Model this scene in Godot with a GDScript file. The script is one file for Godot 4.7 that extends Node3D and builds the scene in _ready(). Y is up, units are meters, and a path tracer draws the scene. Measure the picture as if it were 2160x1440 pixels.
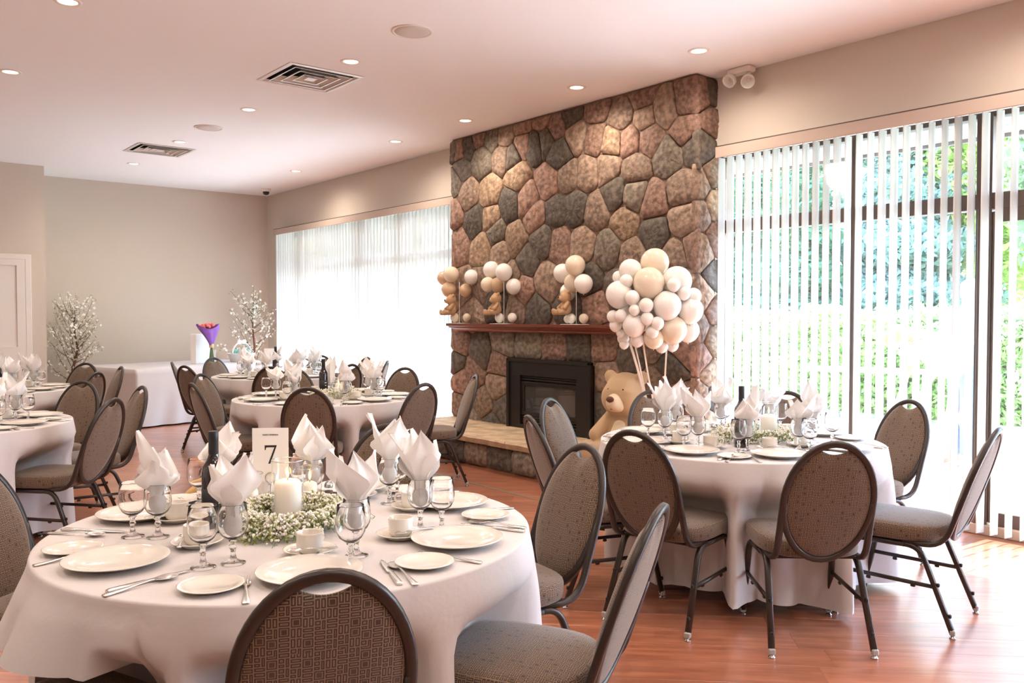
extends Node3D
# A banquet room with round tables, a stone fireplace and a wall of windows with vertical blinds.

const WX = 5.96      # inner face of the window wall
const WALL_Z = -13.74
const CEIL = 3.458
const TOP = 0.765    # top of a dressed table
var LAMP_COL := Color8(255, 238, 220)
const LAMP_E = 1.3
var M := {}
var proto := {}
var used := {}
var rng := RandomNumberGenerator.new()

# ------------------------------------------------------------------ geometry collector
class G:
	var v := PackedVector3Array()
	var uv := PackedVector2Array()
	var sg := PackedInt32Array()
	var s := 0
	func t(a: Vector3, b: Vector3, c: Vector3, ua := Vector2.ZERO, ub := Vector2.ZERO, uc := Vector2.ZERO):
		v.append(a); v.append(b); v.append(c)
		uv.append(ua); uv.append(ub); uv.append(uc)
		sg.append(s); sg.append(s); sg.append(s)
	func q(a: Vector3, b: Vector3, c: Vector3, d: Vector3, ua := Vector2.ZERO, ub := Vector2.ZERO, uc := Vector2.ZERO, ud := Vector2.ZERO):
		t(a, b, c, ua, ub, uc); t(a, c, d, ua, uc, ud)
	func put(o: G, x: Transform3D):
		for i in o.v.size(): v.append(x * o.v[i])
		uv.append_array(o.uv); sg.append_array(o.sg)
	func box(c: Vector3, sz: Vector3):
		var k := s; s = -1
		var h := sz * .5
		var p := []
		for i in 8: p.append(c + Vector3(h.x * (1 if i & 1 else -1), h.y * (1 if i & 2 else -1), h.z * (1 if i & 4 else -1)))
		for f in [[0, 2, 3, 1], [4, 5, 7, 6], [0, 1, 5, 4], [2, 6, 7, 3], [0, 4, 6, 2], [1, 3, 7, 5]]:
			q(p[f[0]], p[f[1]], p[f[2]], p[f[3]], Vector2(0, 0), Vector2(0, 1), Vector2(1, 1), Vector2(1, 0))
		s = k
	# box with chamfered edges: a stack of eight-sided rings along y
	func cbox(c: Vector3, sz: Vector3, r: float):
		var k := s; s = -1
		var h := sz * .5
		var rings := []
		for e in [[-h.y, r], [-h.y + r, 0.0], [h.y - r, 0.0], [h.y, r]]:
			var x: float = h.x - e[1]
			var z: float = h.z - e[1]
			var ring := []
			for p in [[x, z - r], [x - r, z], [-x + r, z], [-x, z - r], [-x, -z + r], [-x + r, -z], [x - r, -z], [x, -z + r]]:
				ring.append(c + Vector3(p[0], e[0], p[1]))
			rings.append(ring)
		loft(rings, true, true)
		s = k
	func loft(rings: Array, closed := true, caps := true, uvs := false):
		var n: int = rings[0].size()
		for i in rings.size() - 1:
			for j in (n if closed else n - 1):
				var k := (j + 1) % n
				if uvs:
					var u0 := float(j) / n
					var u1 := float(j + 1) / n
					var w0 := float(i) / (rings.size() - 1)
					var w1 := float(i + 1) / (rings.size() - 1)
					q(rings[i][j], rings[i][k], rings[i + 1][k], rings[i + 1][j], Vector2(u0, w0), Vector2(u1, w0), Vector2(u1, w1), Vector2(u0, w1))
				else:
					q(rings[i][j], rings[i][k], rings[i + 1][k], rings[i + 1][j])
		if caps:
			for e in [0, rings.size() - 1]:
				var m := Vector3.ZERO
				for p in rings[e]: m += p
				m /= n
				for j in n:
					var k := (j + 1) % n
					if e == 0: t(m, rings[e][k], rings[e][j])
					else: t(m, rings[e][j], rings[e][k])
	# turned on the y axis; profile runs (radius, height), outside seen while going up
	func lathe(prof: Array, n := 24, c := Vector3.ZERO, closed := false):
		var m := prof.size()
		for i in (m if closed else m - 1):
			var a: Vector2 = prof[i]
			var b: Vector2 = prof[(i + 1) % m]
			for j in n:
				var p := TAU * j / n
				var w := TAU * (j + 1) / n
				var A := c + Vector3(a.x * cos(p), a.y, a.x * sin(p))
				var B := c + Vector3(a.x * cos(w), a.y, a.x * sin(w))
				var C := c + Vector3(b.x * cos(w), b.y, b.x * sin(w))
				var D := c + Vector3(b.x * cos(p), b.y, b.x * sin(p))
				if a.x < 1e-5: t(A, C, D)
				elif b.x < 1e-5: t(A, B, C)
				else: q(A, B, C, D)
	func ball(c: Vector3, r: Vector3, n := 20, m := 12):
		var rings := []
		for i in m + 1:
			var a := PI * i / m
			var ring := []
			for j in n:
				ring.append(c + Vector3(r.x * sin(a) * cos(TAU * j / n), -r.y * cos(a), r.z * sin(a) * sin(TAU * j / n)))
			rings.append(ring)
		loft(rings, true, false)
	# sweep a profile (x along side, y along side x tangent) along points
	func sweep(pts: Array, prof: Array, side: Vector3, closed := false, scales := []):
		var n := pts.size()
		var rings := []
		var sd := side
		for i in n:
			var a: Vector3 = pts[(i - 1 + n) % n] if (closed or i > 0) else pts[i]
			var b: Vector3 = pts[(i + 1) % n] if (closed or i < n - 1) else pts[i]
			var T := (b - a).normalized()
			sd = (sd - T * sd.dot(T)).normalized()
			var U := T.cross(sd)
			var k: float = scales[i] if scales.size() else 1.0
			var ring := []
			for p in prof: ring.append(pts[i] + (sd * p.x + U * p.y) * k)
			rings.append(ring)
		if closed: rings.append(rings[0])
		loft(rings, true, not closed)
	func done(keep := 0) -> ArrayMesh:
		var vol := 0.0
		for i in range(0, v.size(), 3): vol += v[i].dot(v[i + 1].cross(v[i + 2]))
		var flip := vol > 0.0 if keep == 0 else keep < 0
		var st := SurfaceTool.new()
		st.begin(Mesh.PRIMITIVE_TRIANGLES)
		for i in range(0, v.size(), 3):
			for j in ([0, 2, 1] if flip else [0, 1, 2]):
				st.set_smooth_group(sg[i + j]); st.set_uv(uv[i + j]); st.add_vertex(v[i + j])
		st.index()
		st.generate_normals()
		return st.commit()

func rect_prof(w: float, h: float, r: float) -> Array:
	return [Vector2(w / 2, h / 2 - r), Vector2(w / 2 - r, h / 2), Vector2(-w / 2 + r, h / 2), Vector2(-w / 2, h / 2 - r), Vector2(-w / 2, -h / 2 + r), Vector2(-w / 2 + r, -h / 2), Vector2(w / 2 - r, -h / 2), Vector2(w / 2, -h / 2 + r)]
func round_prof(r: float, n := 8) -> Array:
	var o := []
	for i in n: o.append(Vector2(r * cos(TAU * i / n), r * sin(TAU * i / n)))
	return o
func arc(c: Vector3, r: float, a0: float, a1: float, ax: Vector3, ay: Vector3, n := 6) -> Array:
	var o := []
	for i in n + 1:
		var a := lerpf(a0, a1, float(i) / n)
		o.append(c + ax * r * cos(a) + ay * r * sin(a))
	return o
# rounds the corners of a polyline
func fillet(pts: Array, r: float, n := 5) -> Array:
	var o := [pts[0]]
	for i in range(1, pts.size() - 1):
		var p: Vector3 = pts[i]
		var a: Vector3 = (pts[i - 1] - p).limit_length(r)
		var b: Vector3 = (pts[i + 1] - p).limit_length(r)
		for k in n + 1:
			var u := float(k) / n
			o.append(p + a * (1 - u) * (1 - u) + b * u * u)
	o.append(pts[-1])
	return o

# ------------------------------------------------------------------ soft bodies: smooth union of tapered capsules, meshed as surface nets
func blob(bones: Array, cell: float, k: float) -> G:
	var lo := Vector3.INF
	var hi := -Vector3.INF
	for b in bones:
		var r: float = maxf(b[2], b[3]) + k * .5 + cell * 2
		for e in [b[0], b[1]]:
			lo = lo.min(e - Vector3.ONE * r); hi = hi.max(e + Vector3.ONE * r)
	var n := Vector3i(((hi - lo) / cell).ceil()) + Vector3i.ONE
	var f := PackedFloat32Array()
	f.resize(n.x * n.y * n.z)
	f.fill(9.0)
	var sy := n.x
	var sz := n.x * n.y
	for b in bones:
		var A: Vector3 = b[0]
		var B: Vector3 = b[1]
		var ra: float = b[2]
		var rb: float = b[3]
		var r := maxf(ra, rb) + k + cell * 2
		var l := Vector3i(((A.min(B) - Vector3.ONE * r - lo) / cell).floor()).max(Vector3i.ZERO)
		var h := Vector3i(((A.max(B) + Vector3.ONE * r - lo) / cell).ceil()).min(n - Vector3i.ONE)
		var d := B - A
		var dd := maxf(d.length_squared(), 1e-9)
		for z in range(l.z, h.z + 1):
			for y in range(l.y, h.y + 1):
				var row := y * sy + z * sz
				for x in range(l.x, h.x + 1):
					var p := lo + Vector3(x, y, z) * cell - A
					var u := clampf(p.dot(d) / dd, 0.0, 1.0)
					var dist := (p - d * u).length() - (ra + (rb - ra) * u)
					var old := f[row + x]
					var w := maxf(k - absf(old - dist), 0.0) / k
					f[row + x] = minf(old, dist) - w * w * k * .25
	var g := G.new()
	var vert := {}
	var off := [0, 1, sy, sy + 1, sz, sz + 1, sz + sy, sz + sy + 1]
	var pos := [Vector3(0, 0, 0), Vector3(1, 0, 0), Vector3(0, 1, 0), Vector3(1, 1, 0), Vector3(0, 0, 1), Vector3(1, 0, 1), Vector3(0, 1, 1), Vector3(1, 1, 1)]
	var edges := [[0, 1], [2, 3], [4, 5], [6, 7], [0, 2], [1, 3], [4, 6], [5, 7], [0, 4], [1, 5], [2, 6], [3, 7]]
	for z in n.z - 1:
		for y in n.y - 1:
			var row := y * sy + z * sz
			for x in n.x - 1:
				var i := row + x
				var c := f[i]
				if c > cell * 2 or c < -cell * 2: continue
				var neg := 0
				for o in off:
					if f[i + o] < 0: neg += 1
				if neg == 0 or neg == 8: continue
				var sum := Vector3.ZERO
				var cnt := 0
				for e in edges:
					var a := f[i + off[e[0]]]
					var b := f[i + off[e[1]]]
					if (a < 0) != (b < 0):
						sum += pos[e[0]].lerp(pos[e[1]], a / (a - b)); cnt += 1
				vert[i] = lo + (Vector3(x, y, z) + sum / cnt) * cell
	for i in vert:
		var c := f[i]
		for ax in 3:
			var st: int = [1, sy, sz][ax]
			var s1: int = [sy, sz, 1][ax]
			var s2: int = [sz, 1, sy][ax]
			var d := f[i + st]
			if (c < 0) == (d < 0): continue
			if not (vert.has(i - s1) and vert.has(i - s2) and vert.has(i - s1 - s2)): continue
			if c < 0: g.q(vert[i], vert[i - s1], vert[i - s1 - s2], vert[i - s2])
			else: g.q(vert[i], vert[i - s2], vert[i - s1 - s2], vert[i - s1])
	return g

# ------------------------------------------------------------------ naming
func numbered(n: String) -> String:
	var k: int = used.get(n, 0)
	used[n] = k + 1
	return n if k == 0 else "%s_%03d" % [n, k]
func part(called: String, m: Mesh, mt: Material, parent: Node3D, at := Vector3.ZERO) -> MeshInstance3D:
	var o := MeshInstance3D.new()
	o.name = called; o.mesh = m; o.material_override = mt; o.position = at
	parent.add_child(o, true)
	return o
func tag(o: Node3D, label: String, category: String, group := "") -> Node3D:
	o.set_meta("label", label); o.set_meta("category", category)
	if group != "": o.set_meta("group", group)
	return o
func thing(called: String, label: String, category: String, at := Vector3.ZERO, turn := 0.0, group := "") -> Node3D:
	var o := Node3D.new()
	o.name = numbered(called); o.position = at; o.rotation.y = turn
	add_child(o)
	tag(o, label, category, group)
	return o
func single(called: String, m: Mesh, mt: Material, label: String, category: String, at := Vector3.ZERO, turn := 0.0, group := "") -> MeshInstance3D:
	var o := part(numbered(called), m, mt, self, at)
	o.rotation.y = turn
	tag(o, label, category, group)
	return o
func struct(called: String, m: Mesh, mt: Material, label: String, category := "structure") -> MeshInstance3D:
	var o := part(numbered(called), m, mt, self)
	tag(o, label, category); o.set_meta("kind", "structure")
	return o
func struct_root(called: String, label: String, category: String, at := Vector3.ZERO) -> Node3D:
	var o := thing(called, label, category, at)
	o.set_meta("kind", "structure")
	return o
func copy(key: String, called: String, label: String, category: String, at: Vector3, turn := 0.0, group := "") -> Node3D:
	var o: Node3D = proto[key].duplicate()
	o.name = numbered(called); o.position = at; o.rotation.y = turn
	add_child(o)
	tag(o, label, category, group)
	return o

# ------------------------------------------------------------------ materials
func mat(c: Color, rough := .8, metal := 0.0) -> StandardMaterial3D:
	var m := StandardMaterial3D.new()
	m.albedo_color = c; m.roughness = rough; m.metallic = metal
	return m
func noise_tex(freq: float, size: int, seed_: int, normal := 0.0, oct := 4, type := FastNoiseLite.TYPE_SIMPLEX_SMOOTH, lo := 0.0, hi := 1.0) -> ImageTexture:
	var f := FastNoiseLite.new()
	f.noise_type = type; f.frequency = freq; f.seed = seed_; f.fractal_octaves = oct
	var im := f.get_seamless_image(size, size)
	im.convert(Image.FORMAT_RGB8)
	if normal > 0.0: im.bump_map_to_normal_map(normal)
	elif lo != 0.0 or hi != 1.0:
		for y in size:
			for x in size:
				var k := lerpf(lo, hi, im.get_pixel(x, y).r)
				im.set_pixel(x, y, Color(k, k, k))
	return ImageTexture.create_from_image(im)
func tri(m: StandardMaterial3D, scale: float, world := false) -> StandardMaterial3D:
	m.uv1_triplanar = true; m.uv1_world_triplanar = world
	m.uv1_scale = Vector3.ONE * scale; m.uv1_triplanar_sharpness = 4.0
	return m
func bump(m: StandardMaterial3D, t: Texture2D, k: float) -> StandardMaterial3D:
	m.normal_enabled = true; m.normal_texture = t; m.normal_scale = k
	return m
func fabric_tex() -> ImageTexture:
	var im := Image.create(512, 512, false, Image.FORMAT_RGB8)
	var base := Color8(168, 148, 126)
	var dark := Color8(70, 50, 38)
	im.fill(base)
	var r := RandomNumberGenerator.new()
	r.seed = 5
	var cells := []
	for cx in 8:
		var shift := r.randi() % 64
		for cy in 9:
			var x := cx * 64
			var y := cy * 64 - shift
			var k := r.randi() % 4
			if k == 0: cells.append([x, y, 64, 64])
			elif k == 1: cells.append([x, y, 32, 64]); cells.append([x + 32, y, 32, 64])
			elif k == 2: cells.append([x, y, 64, 30]); cells.append([x, y + 30, 64, 34])
			else: cells.append([x, y, 38, 36]); cells.append([x + 38, y, 26, 64]); cells.append([x, y + 36, 38, 28])
	for c in cells:
		var w: int = c[2]
		var h: int = c[3]
		im.fill_rect(Rect2i(c[0] + 4, c[1] + 4, w - 8, h - 8), dark)
		im.fill_rect(Rect2i(c[0] + 11, c[1] + 11, w - 22, h - 22), base)
		if w > 36 and h > 33:
			im.fill_rect(Rect2i(c[0] + 17, c[1] + 16, w - 34, h - 32), dark.lerp(base, r.randf_range(.1, .35)))
	return ImageTexture.create_from_image(im)
func wood_tex() -> ImageTexture:
	var w := 1024
	var h := 256
	var im := Image.create(w, h, false, Image.FORMAT_RGB8)
	var f := FastNoiseLite.new()
	f.seed = 3; f.frequency = .012; f.fractal_octaves = 4
	var g := FastNoiseLite.new()
	g.seed = 9; g.frequency = .05; g.fractal_octaves = 3
	for y in h:
		for x in w:
			var a := TAU * x / w
			var n := f.get_noise_3d(cos(a) * 38.0, sin(a) * 38.0, y * 2.2)
			var fine := g.get_noise_3d(cos(a) * 30.0, sin(a) * 30.0, y * 7.0)
			var k := clampf(.5 + n * .9 + fine * .35, 0, 1)
			im.set_pixel(x, y, Color8(164, 96, 68).lerp(Color8(208, 134, 98), k))
	return ImageTexture.create_from_image(im)
func materials():
	M.wall = mat(Color8(214, 202, 188), .9)
	M.ceil = mat(Color8(246, 246, 246), .95)
	M.trim = mat(Color8(236, 230, 222), .6)
	M.frame = mat(Color8(48, 39, 34), .34, .1)
	M.metal = mat(Color8(205, 205, 205), .2, 1.0)
	M.steel = mat(Color8(226, 224, 221), .24, 1.0)
	M.sleeve = mat(Color8(168, 162, 156), .3)
	M.plastic = mat(Color8(235, 235, 230), .3)
	var ft := fabric_tex()
	M.fabric = tri(mat(Color8(200, 190, 182), .85), 1 / .19)
	M.fabric.albedo_texture = ft
	M.fabric.rim_enabled = true; M.fabric.rim = .7; M.fabric.rim_tint = .2
	M.cloth = mat(Color8(208, 202, 200), .85)
	M.cloth.rim_enabled = true; M.cloth.rim = .3
	bump(tri(M.cloth, 6.0), noise_tex(.02, 256, 21, 3.0), .25)
	M.napkin = mat(Color8(246, 242, 240), .8)
	M.napkin.backlight_enabled = true; M.napkin.backlight = Color(.5, .5, .5)
	M.china = mat(Color8(232, 225, 214), .12)
	M.china.clearcoat_enabled = true; M.china.clearcoat = .5; M.china.clearcoat_roughness = .05
	M.glass = mat(Color(1, 1, 1, .04), .02)
	M.glass.transparency = BaseMaterial3D.TRANSPARENCY_ALPHA
	M.crystal = mat(Color(1, 1, 1, 0.0), .02)
	M.crystal.refraction_enabled = true; M.crystal.refraction_scale = .05; M.crystal.transparency = BaseMaterial3D.TRANSPARENCY_ALPHA
	M.pane = mat(Color(.97, 1, .99, .03), .01)
	M.pane.transparency = BaseMaterial3D.TRANSPARENCY_ALPHA
	M.bronze = mat(Color8(98, 86, 79), .45, .3)
	M.slat = mat(Color8(228, 229, 224), .7)
	M.slat.backlight_enabled = true; M.slat.backlight = Color(.4, .4, .4)
	M.slat.transparency = BaseMaterial3D.TRANSPARENCY_ALPHA; M.slat.albedo_color.a = .84
	M.valance = mat(Color8(192, 174, 160), .8)
	var ws := wood_tex()
	M.planks = []
	for i in 5:
		var p := mat(Color.WHITE.darkened([0.0, .05, .1, .14, .03][i]), .3)
		p.albedo_texture = ws
		p.metallic_specular = .75; p.clearcoat_enabled = true; p.clearcoat = .7; p.clearcoat_roughness = .22
		M.planks.append(p)

	M.underlay = mat(Color8(96, 48, 32), .8)
	var st := noise_tex(.015, 512, 31, 0.0, 7, FastNoiseLite.TYPE_SIMPLEX_SMOOTH, .62, 1.12)
	var sn := noise_tex(.02, 512, 32, 7.0, 6)
	M.stone = {}
	for e in [["T", 180, 152, 130], ["P", 184, 146, 126], ["G", 158, 144, 126], ["D", 120, 108, 96], ["L", 196, 164, 134]]:
		var l := []
		for k in 2:
			var m := tri(mat(Color8(e[1], e[2], e[3]).darkened(.06 + .1 * k), .75), 1.6 + .5 * k)
			m.albedo_texture = st
			bump(m, sn, .55)
			l.append(m)
		M.stone[e[0]] = l
	M.mortar = bump(tri(mat(Color8(132, 108, 92), .95), 3.0), sn, .5)
	M.slab = bump(tri(mat(Color8(206, 180, 146), .6), 1.5), sn, .35)
	M.slab.albedo_texture = noise_tex(.01, 256, 41, 0.0, 4, FastNoiseLite.TYPE_SIMPLEX_SMOOTH, .75, 1.1)
	M.mantel = mat(Color8(112, 48, 30), .3)
	M.mantel.clearcoat_enabled = true; M.mantel.clearcoat = .3
	M.iron = mat(Color8(36, 31, 30), .42, .2)
	M.iron_dark = mat(Color8(16, 14, 14), .6)
	M.brick = mat(Color8(92, 66, 52), .9)
	M.log = bump(tri(mat(Color8(70, 56, 48), .9), 6.0), sn, 1.0)
	M.balloon_white = mat(Color8(248, 243, 236), .22)
	M.balloon_cream = mat(Color8(240, 224, 200), .22)
	M.balloon_tan = mat(Color8(214, 182, 148), .2)
	for k in ["balloon_white", "balloon_cream", "balloon_tan"]:
		M[k].backlight_enabled = true; M[k].backlight = Color(.35, .33, .3)
		M[k].clearcoat_enabled = true; M[k].clearcoat = .4; M[k].clearcoat_roughness = .15
	var fn := noise_tex(.09, 256, 51, 16.0, 4)
	M.fur = bump(tri(mat(Color8(212, 178, 138), .95), 14.0), fn, 1.0)
	M.fur.rim_enabled = true; M.fur.rim = .6
	M.fur_brown = bump(tri(mat(Color8(220, 178, 136), .95), 14.0), fn, 1.2)
	M.fur_brown.rim_enabled = true; M.fur_brown.rim = .5
	M.fur_cream = bump(tri(mat(Color8(244, 222, 186), .95), 9.0), fn, .8)
	M.nose = mat(Color8(96, 58, 38), .6)
	M.eye = mat(Color8(24, 18, 16), .15)
	M.wax = mat(Color8(250, 246, 236), .5)
	M.wax.subsurf_scatter_enabled = true; M.wax.subsurf_scatter_strength = .4
	M.flame = mat(Color8(255, 210, 130), .5)
	M.flame.emission_enabled = true; M.flame.emission = Color8(255, 200, 110); M.flame.emission_energy_multiplier = 6.0
	M.bottle = mat(Color8(22, 12, 18), .06)
	M.bottle.clearcoat_enabled = true; M.bottle.clearcoat = 1.0; M.bottle.clearcoat_roughness = .03
	M.cap = mat(Color8(40, 40, 46), .4, .3)
	M.label_dark = mat(Color8(26, 26, 32), .6)
	M.card = mat(Color8(246, 244, 242), .8)
	M.ink = mat(Color8(40, 40, 48), .8)
	M.salt = mat(Color8(245, 243, 240), .9)
	M.pepper = mat(Color8(92, 76, 62), .95)
	M.ribbon = mat(Color8(250, 240, 228), .4)
	M.blossom = mat(Color8(246, 242, 232), .9)
	M.blossom.backlight_enabled = true; M.blossom.backlight = Color(.3, .3, .3)
	M.sprig = mat(Color8(150, 160, 84), .8)
	M.twig = mat(Color8(112, 88, 68), .9)
	M.trunk = mat(Color8(112, 72, 52), .9)
	M.leaf = mat(Color8(156, 160, 110), .8)
	M.purple = mat(Color8(128, 78, 168), .7)
	M.paper = mat(Color8(240, 236, 230), .8)
	M.stem = mat(Color8(70, 110, 52), .7)
	M.rose = mat(Color8(220, 110, 110), .7)
	M.teal = mat(Color8(130, 190, 186), .7)
	M.pine = mat(Color8(214, 168, 100), .5)
	M.dark = mat(Color8(30, 30, 32), .5)
	M.chrome = mat(Color8(190, 192, 196), .12, 1.0)
	M.lamp = mat(Color8(255, 244, 228), .5)
	M.lamp.emission_enabled = true; M.lamp.emission = Color8(255, 240, 218); M.lamp.emission_energy_multiplier = 4.0
	M.vent = mat(Color8(222, 218, 214), .35, .3)
	M.duct = mat(Color8(92, 92, 94), .5, .6)
	M.grille = mat(Color8(214, 206, 198), .8)

# ------------------------------------------------------------------ scene
func _ready():
	# camera, sky, sun, exposure
	var cam := Camera3D.new()
	cam.name = "camera"; add_child(cam)
	cam.fov = 2.0 * rad_to_deg(atan(720.0 / 1804.0))
	cam.position = Vector3(0, 1.45, 0)
	cam.rotation_degrees = Vector3(-1.69, -39.36, 0)
	cam.near = .05; cam.far = 400
	cam.current = true
	var env := Environment.new()
	env.background_mode = Environment.BG_SKY
	var sky := Sky.new()
	var sm := ProceduralSkyMaterial.new()
	sm.sky_top_color = Color8(150, 185, 235); sm.sky_horizon_color = Color8(228, 236, 246); sm.sky_curve = .2
	sm.ground_horizon_color = Color8(210, 215, 210); sm.ground_bottom_color = Color8(150, 150, 140)
	sm.sky_energy_multiplier = 3.6; sm.ground_energy_multiplier = 2.2
	sky.sky_material = sm; env.sky = sky
	env.tonemap_mode = Environment.TONE_MAPPER_LINEAR
	env.tonemap_exposure = 1.2
	env.sdfgi_enabled = true; env.ssao_enabled = true; env.ssil_enabled = true
	var we := WorldEnvironment.new()
	we.name = "environment"; we.environment = env; add_child(we)
	var sun := DirectionalLight3D.new()
	sun.name = "sun"; add_child(sun)
	sun.look_at_from_position(Vector3(.581, .812, .05), Vector3.ZERO)
	sun.light_color = Color8(255, 246, 232); sun.light_energy = 7.0; sun.light_angular_distance = .6; sun.shadow_enabled = true
	materials()
	rng.seed = 77
	shell()
	windows()
	outdoors()
	fireplace()
	ceiling_fittings()
	make_protos()
	tables()
	decorations()
	people()

func shell():
	# floor: laminate planks laid diagonally, each its own board as far as they can be told apart
	var g := G.new()
	g.box(Vector3(1.35, -.104, -4.6), Vector3(9.7, .2, 18.6))
	var floor_ := struct("floor", g.done(), M.underlay, "orange-brown laminate floor of planks laid diagonally across the room", "floor")
	var room := PackedVector2Array([Vector2(-3.5, 4.5), Vector2(6.1, 4.5), Vector2(6.1, WALL_Z), Vector2(-3.5, WALL_Z)])
	var dir := Vector2(1, 1).normalized()
	var nrm := Vector2(-dir.y, dir.x)
	var boards := []
	var cam: Camera3D = get_node("camera")
	var look := cam.transform.affine_inverse()
	var wd := .19
	for row in range(-70, 70):
		var along := -20.0 + rng.randf() * 1.3
		while along < 20.0:
			var ln := 1.3
			var c := dir * (along + ln / 2) + nrm * (row + .5) * wd
			var h := Vector2(ln / 2, wd / 2)
			var poly := PackedVector2Array()
			for e in [[-1, -1], [1, -1], [1, 1], [-1, 1]]: poly.append(c + dir * e[0] * h.x + nrm * e[1] * h.y)
			var cut := Geometry2D.intersect_polygons(poly, room)
			if cut.size() > 0:
				var cp := look * Vector3(c.x, 0, c.y)
				var size := 0.0
				if cp.z < -.8:
					var u := cp.x / -cp.z * 1804
					var v := cp.y / -cp.z * 1804
					if absf(u) < 1300 and v > -1000: size = 1.0 / (cp.z * cp.z * -cp.z)
				boards.append([size, cut[0], c])
			along += ln
	boards.sort_custom(func(a, b): return a[0] > b[0])
	var rest := []
	for i in 5: rest.append(G.new())
	for i in boards.size():
		var b: Array = boards[i]
		var p: G = G.new() if i < 300 else rest[i % 5]
		p.s = -1
		var k := rng.randf()
		var k2 := rng.randf()
		var poly: PackedVector2Array = b[1]
		var top := []
		var edge := []
		var low := []
		var top_uv := []
		for q in poly:
			var d: Vector2 = q - b[2]
			top_uv.append(Vector2(d.dot(dir) / 1.6 + k, d.dot(nrm) / .42 + k2))
			var inn: Vector2 = b[2] + d * .998 - d.limit_length(.0008)
			inn = b[2] + dir * (d.dot(dir) - signf(d.dot(dir)) * .001) + nrm * (d.dot(nrm) - signf(d.dot(nrm)) * .001)
			top.append(Vector3(inn.x, 0, inn.y)); edge.append(Vector3(q.x, -.0012, q.y)); low.append(Vector3(q.x, -.0045, q.y))
		for j in range(1, top.size() - 1): p.t(top[0], top[j], top[j + 1], top_uv[0], top_uv[j], top_uv[j + 1])
		for j in top.size():
			var n := (j + 1) % top.size()
			p.q(top[j], edge[j], edge[n], top[n], top_uv[j], top_uv[j], top_uv[n], top_uv[n])
			p.q(edge[j], low[j], low[n], edge[n], top_uv[j], top_uv[j], top_uv[n], top_uv[n])
		if i < 300: part("plank", p.done(top_up(p)), M.planks[i % 5], floor_)
	for i in 5:
		var o := part("planks_beyond", rest[i].done(top_up(rest[i])), M.planks[i], floor_)
		o.set_meta("kind", "stuff")
	g = G.new()
	g.box(Vector3(4.42, .0015, -6.4), Vector3(.028, .003, 5.0))
	struct("trim_1", g.done(), mat(Color8(150, 142, 128), .4, .5), "thin grey metal strip let into the floor in front of the hearth", "trim")
	# ceiling slab with two square openings for the air diffusers
	g = G.new()
	var xs := [-3.7, 2.985, 3.625, 6.3]
	var zs := [WALL_Z - .2, -11.085, -10.425, -7.045, -6.385, 4.7]
	for i in 3:
		for j in 5:
			if i == 1 and (j == 1 or j == 3): continue
			g.box(Vector3((xs[i] + xs[i + 1]) / 2, CEIL + .15, (zs[j] + zs[j + 1]) / 2), Vector3(xs[i + 1] - xs[i], .3, zs[j + 1] - zs[j]))
	struct("ceiling", g.done(), M.ceil, "smooth off-white ceiling with recessed lights", "ceiling")
	# walls
	g = G.new()
	g.box(Vector3(1.4, CEIL / 2, WALL_Z - .1), Vector3(10.2, CEIL, .2))
	struct("wall_back", g.done(), M.wall, "plain beige back wall behind the buffet table", "wall")
	g = G.new()
	g.box(Vector3(-.62, CEIL / 2, (WALL_Z - 12.87) / 2), Vector3(6.15, CEIL, .87))
	struct("wall_left", g.done(), M.wall, "beige wall standing forward of the back wall with a panelled door in it", "wall")
	g = G.new()
	g.box(Vector3(-3.6, CEIL / 2, -4.6), Vector3(.2, CEIL, 18.4))
	struct("wall_side", g.done(), M.wall, "beige side wall out of view", "wall")
	g = G.new()
	g.box(Vector3(1.4, CEIL / 2, 4.6), Vector3(10.2, CEIL, .2))
	struct("wall_rear", g.done(), M.wall, "beige rear wall behind the viewer", "wall")
	g = G.new()
	g.box(Vector3(6.08, (2.8 + CEIL) / 2, -4.6), Vector3(.24, CEIL - 2.8, 18.4))
	g.box(Vector3(6.08, 1.4, -13.47), Vector3(.24, 2.8, .6))
	g.box(Vector3(6.08, 1.4, -6.29), Vector3(.24, 2.8, 3.5))
	g.box(Vector3(6.08, 1.4, 3.85), Vector3(.24, 2.8, 1.5))
	struct("wall_right", g.done(), M.wall, "beige wall above the windows and beside them", "wall")
	g = G.new()
	g.cbox(Vector3(4.2, .05, WALL_Z + .008), Vector3(3.5, .1, .016), .004)
	struct("baseboard_back", g.done(), M.trim, "low white baseboard along the back wall", "baseboard")
	g = G.new()
	g.cbox(Vector3(-.6, .05, -12.862), Vector3(6.1, .1, .016), .004)
	struct("baseboard_left", g.done(), M.trim, "low white baseboard along the wall with the panelled door", "baseboard")
	# panelled door in the forward wall
	var d := struct_root("door_1", "cream door with recessed panels and a flat casing", "door")
	var zf := -12.87
	g = G.new()
	g.cbox(Vector3(2.245, 1.135, zf + .012), Vector3(.07, 2.27, .024), .004)
	g.cbox(Vector3(1.2, 1.135, zf + .012), Vector3(.07, 2.27, .024), .004)
	g.cbox(Vector3(1.72, 2.235, zf + .0121), Vector3(1.12, .07, .0242), .004)
	part("casing", g.done(), M.trim, d)
	g = G.new()
	for x in [1.28, 2.16]: g.box(Vector3(x, 1.1, zf + .010), Vector3(.1, 2.2, .02))
	for y in [[.1, .2], [.93, .24], [2.16, .08]]: g.box(Vector3(1.72, y[0], zf + .0101), Vector3(.80, y[1], .02))
	part("door_rail", g.done(), M.trim, d)
	for y in [[.505, .61], [1.585, 1.07]]:
		g = G.new()
		g.box(Vector3(1.72, y[0], zf + .002), Vector3(.80, y[1], .004))
		part("door_panel", g.done(), M.trim, d)

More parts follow.
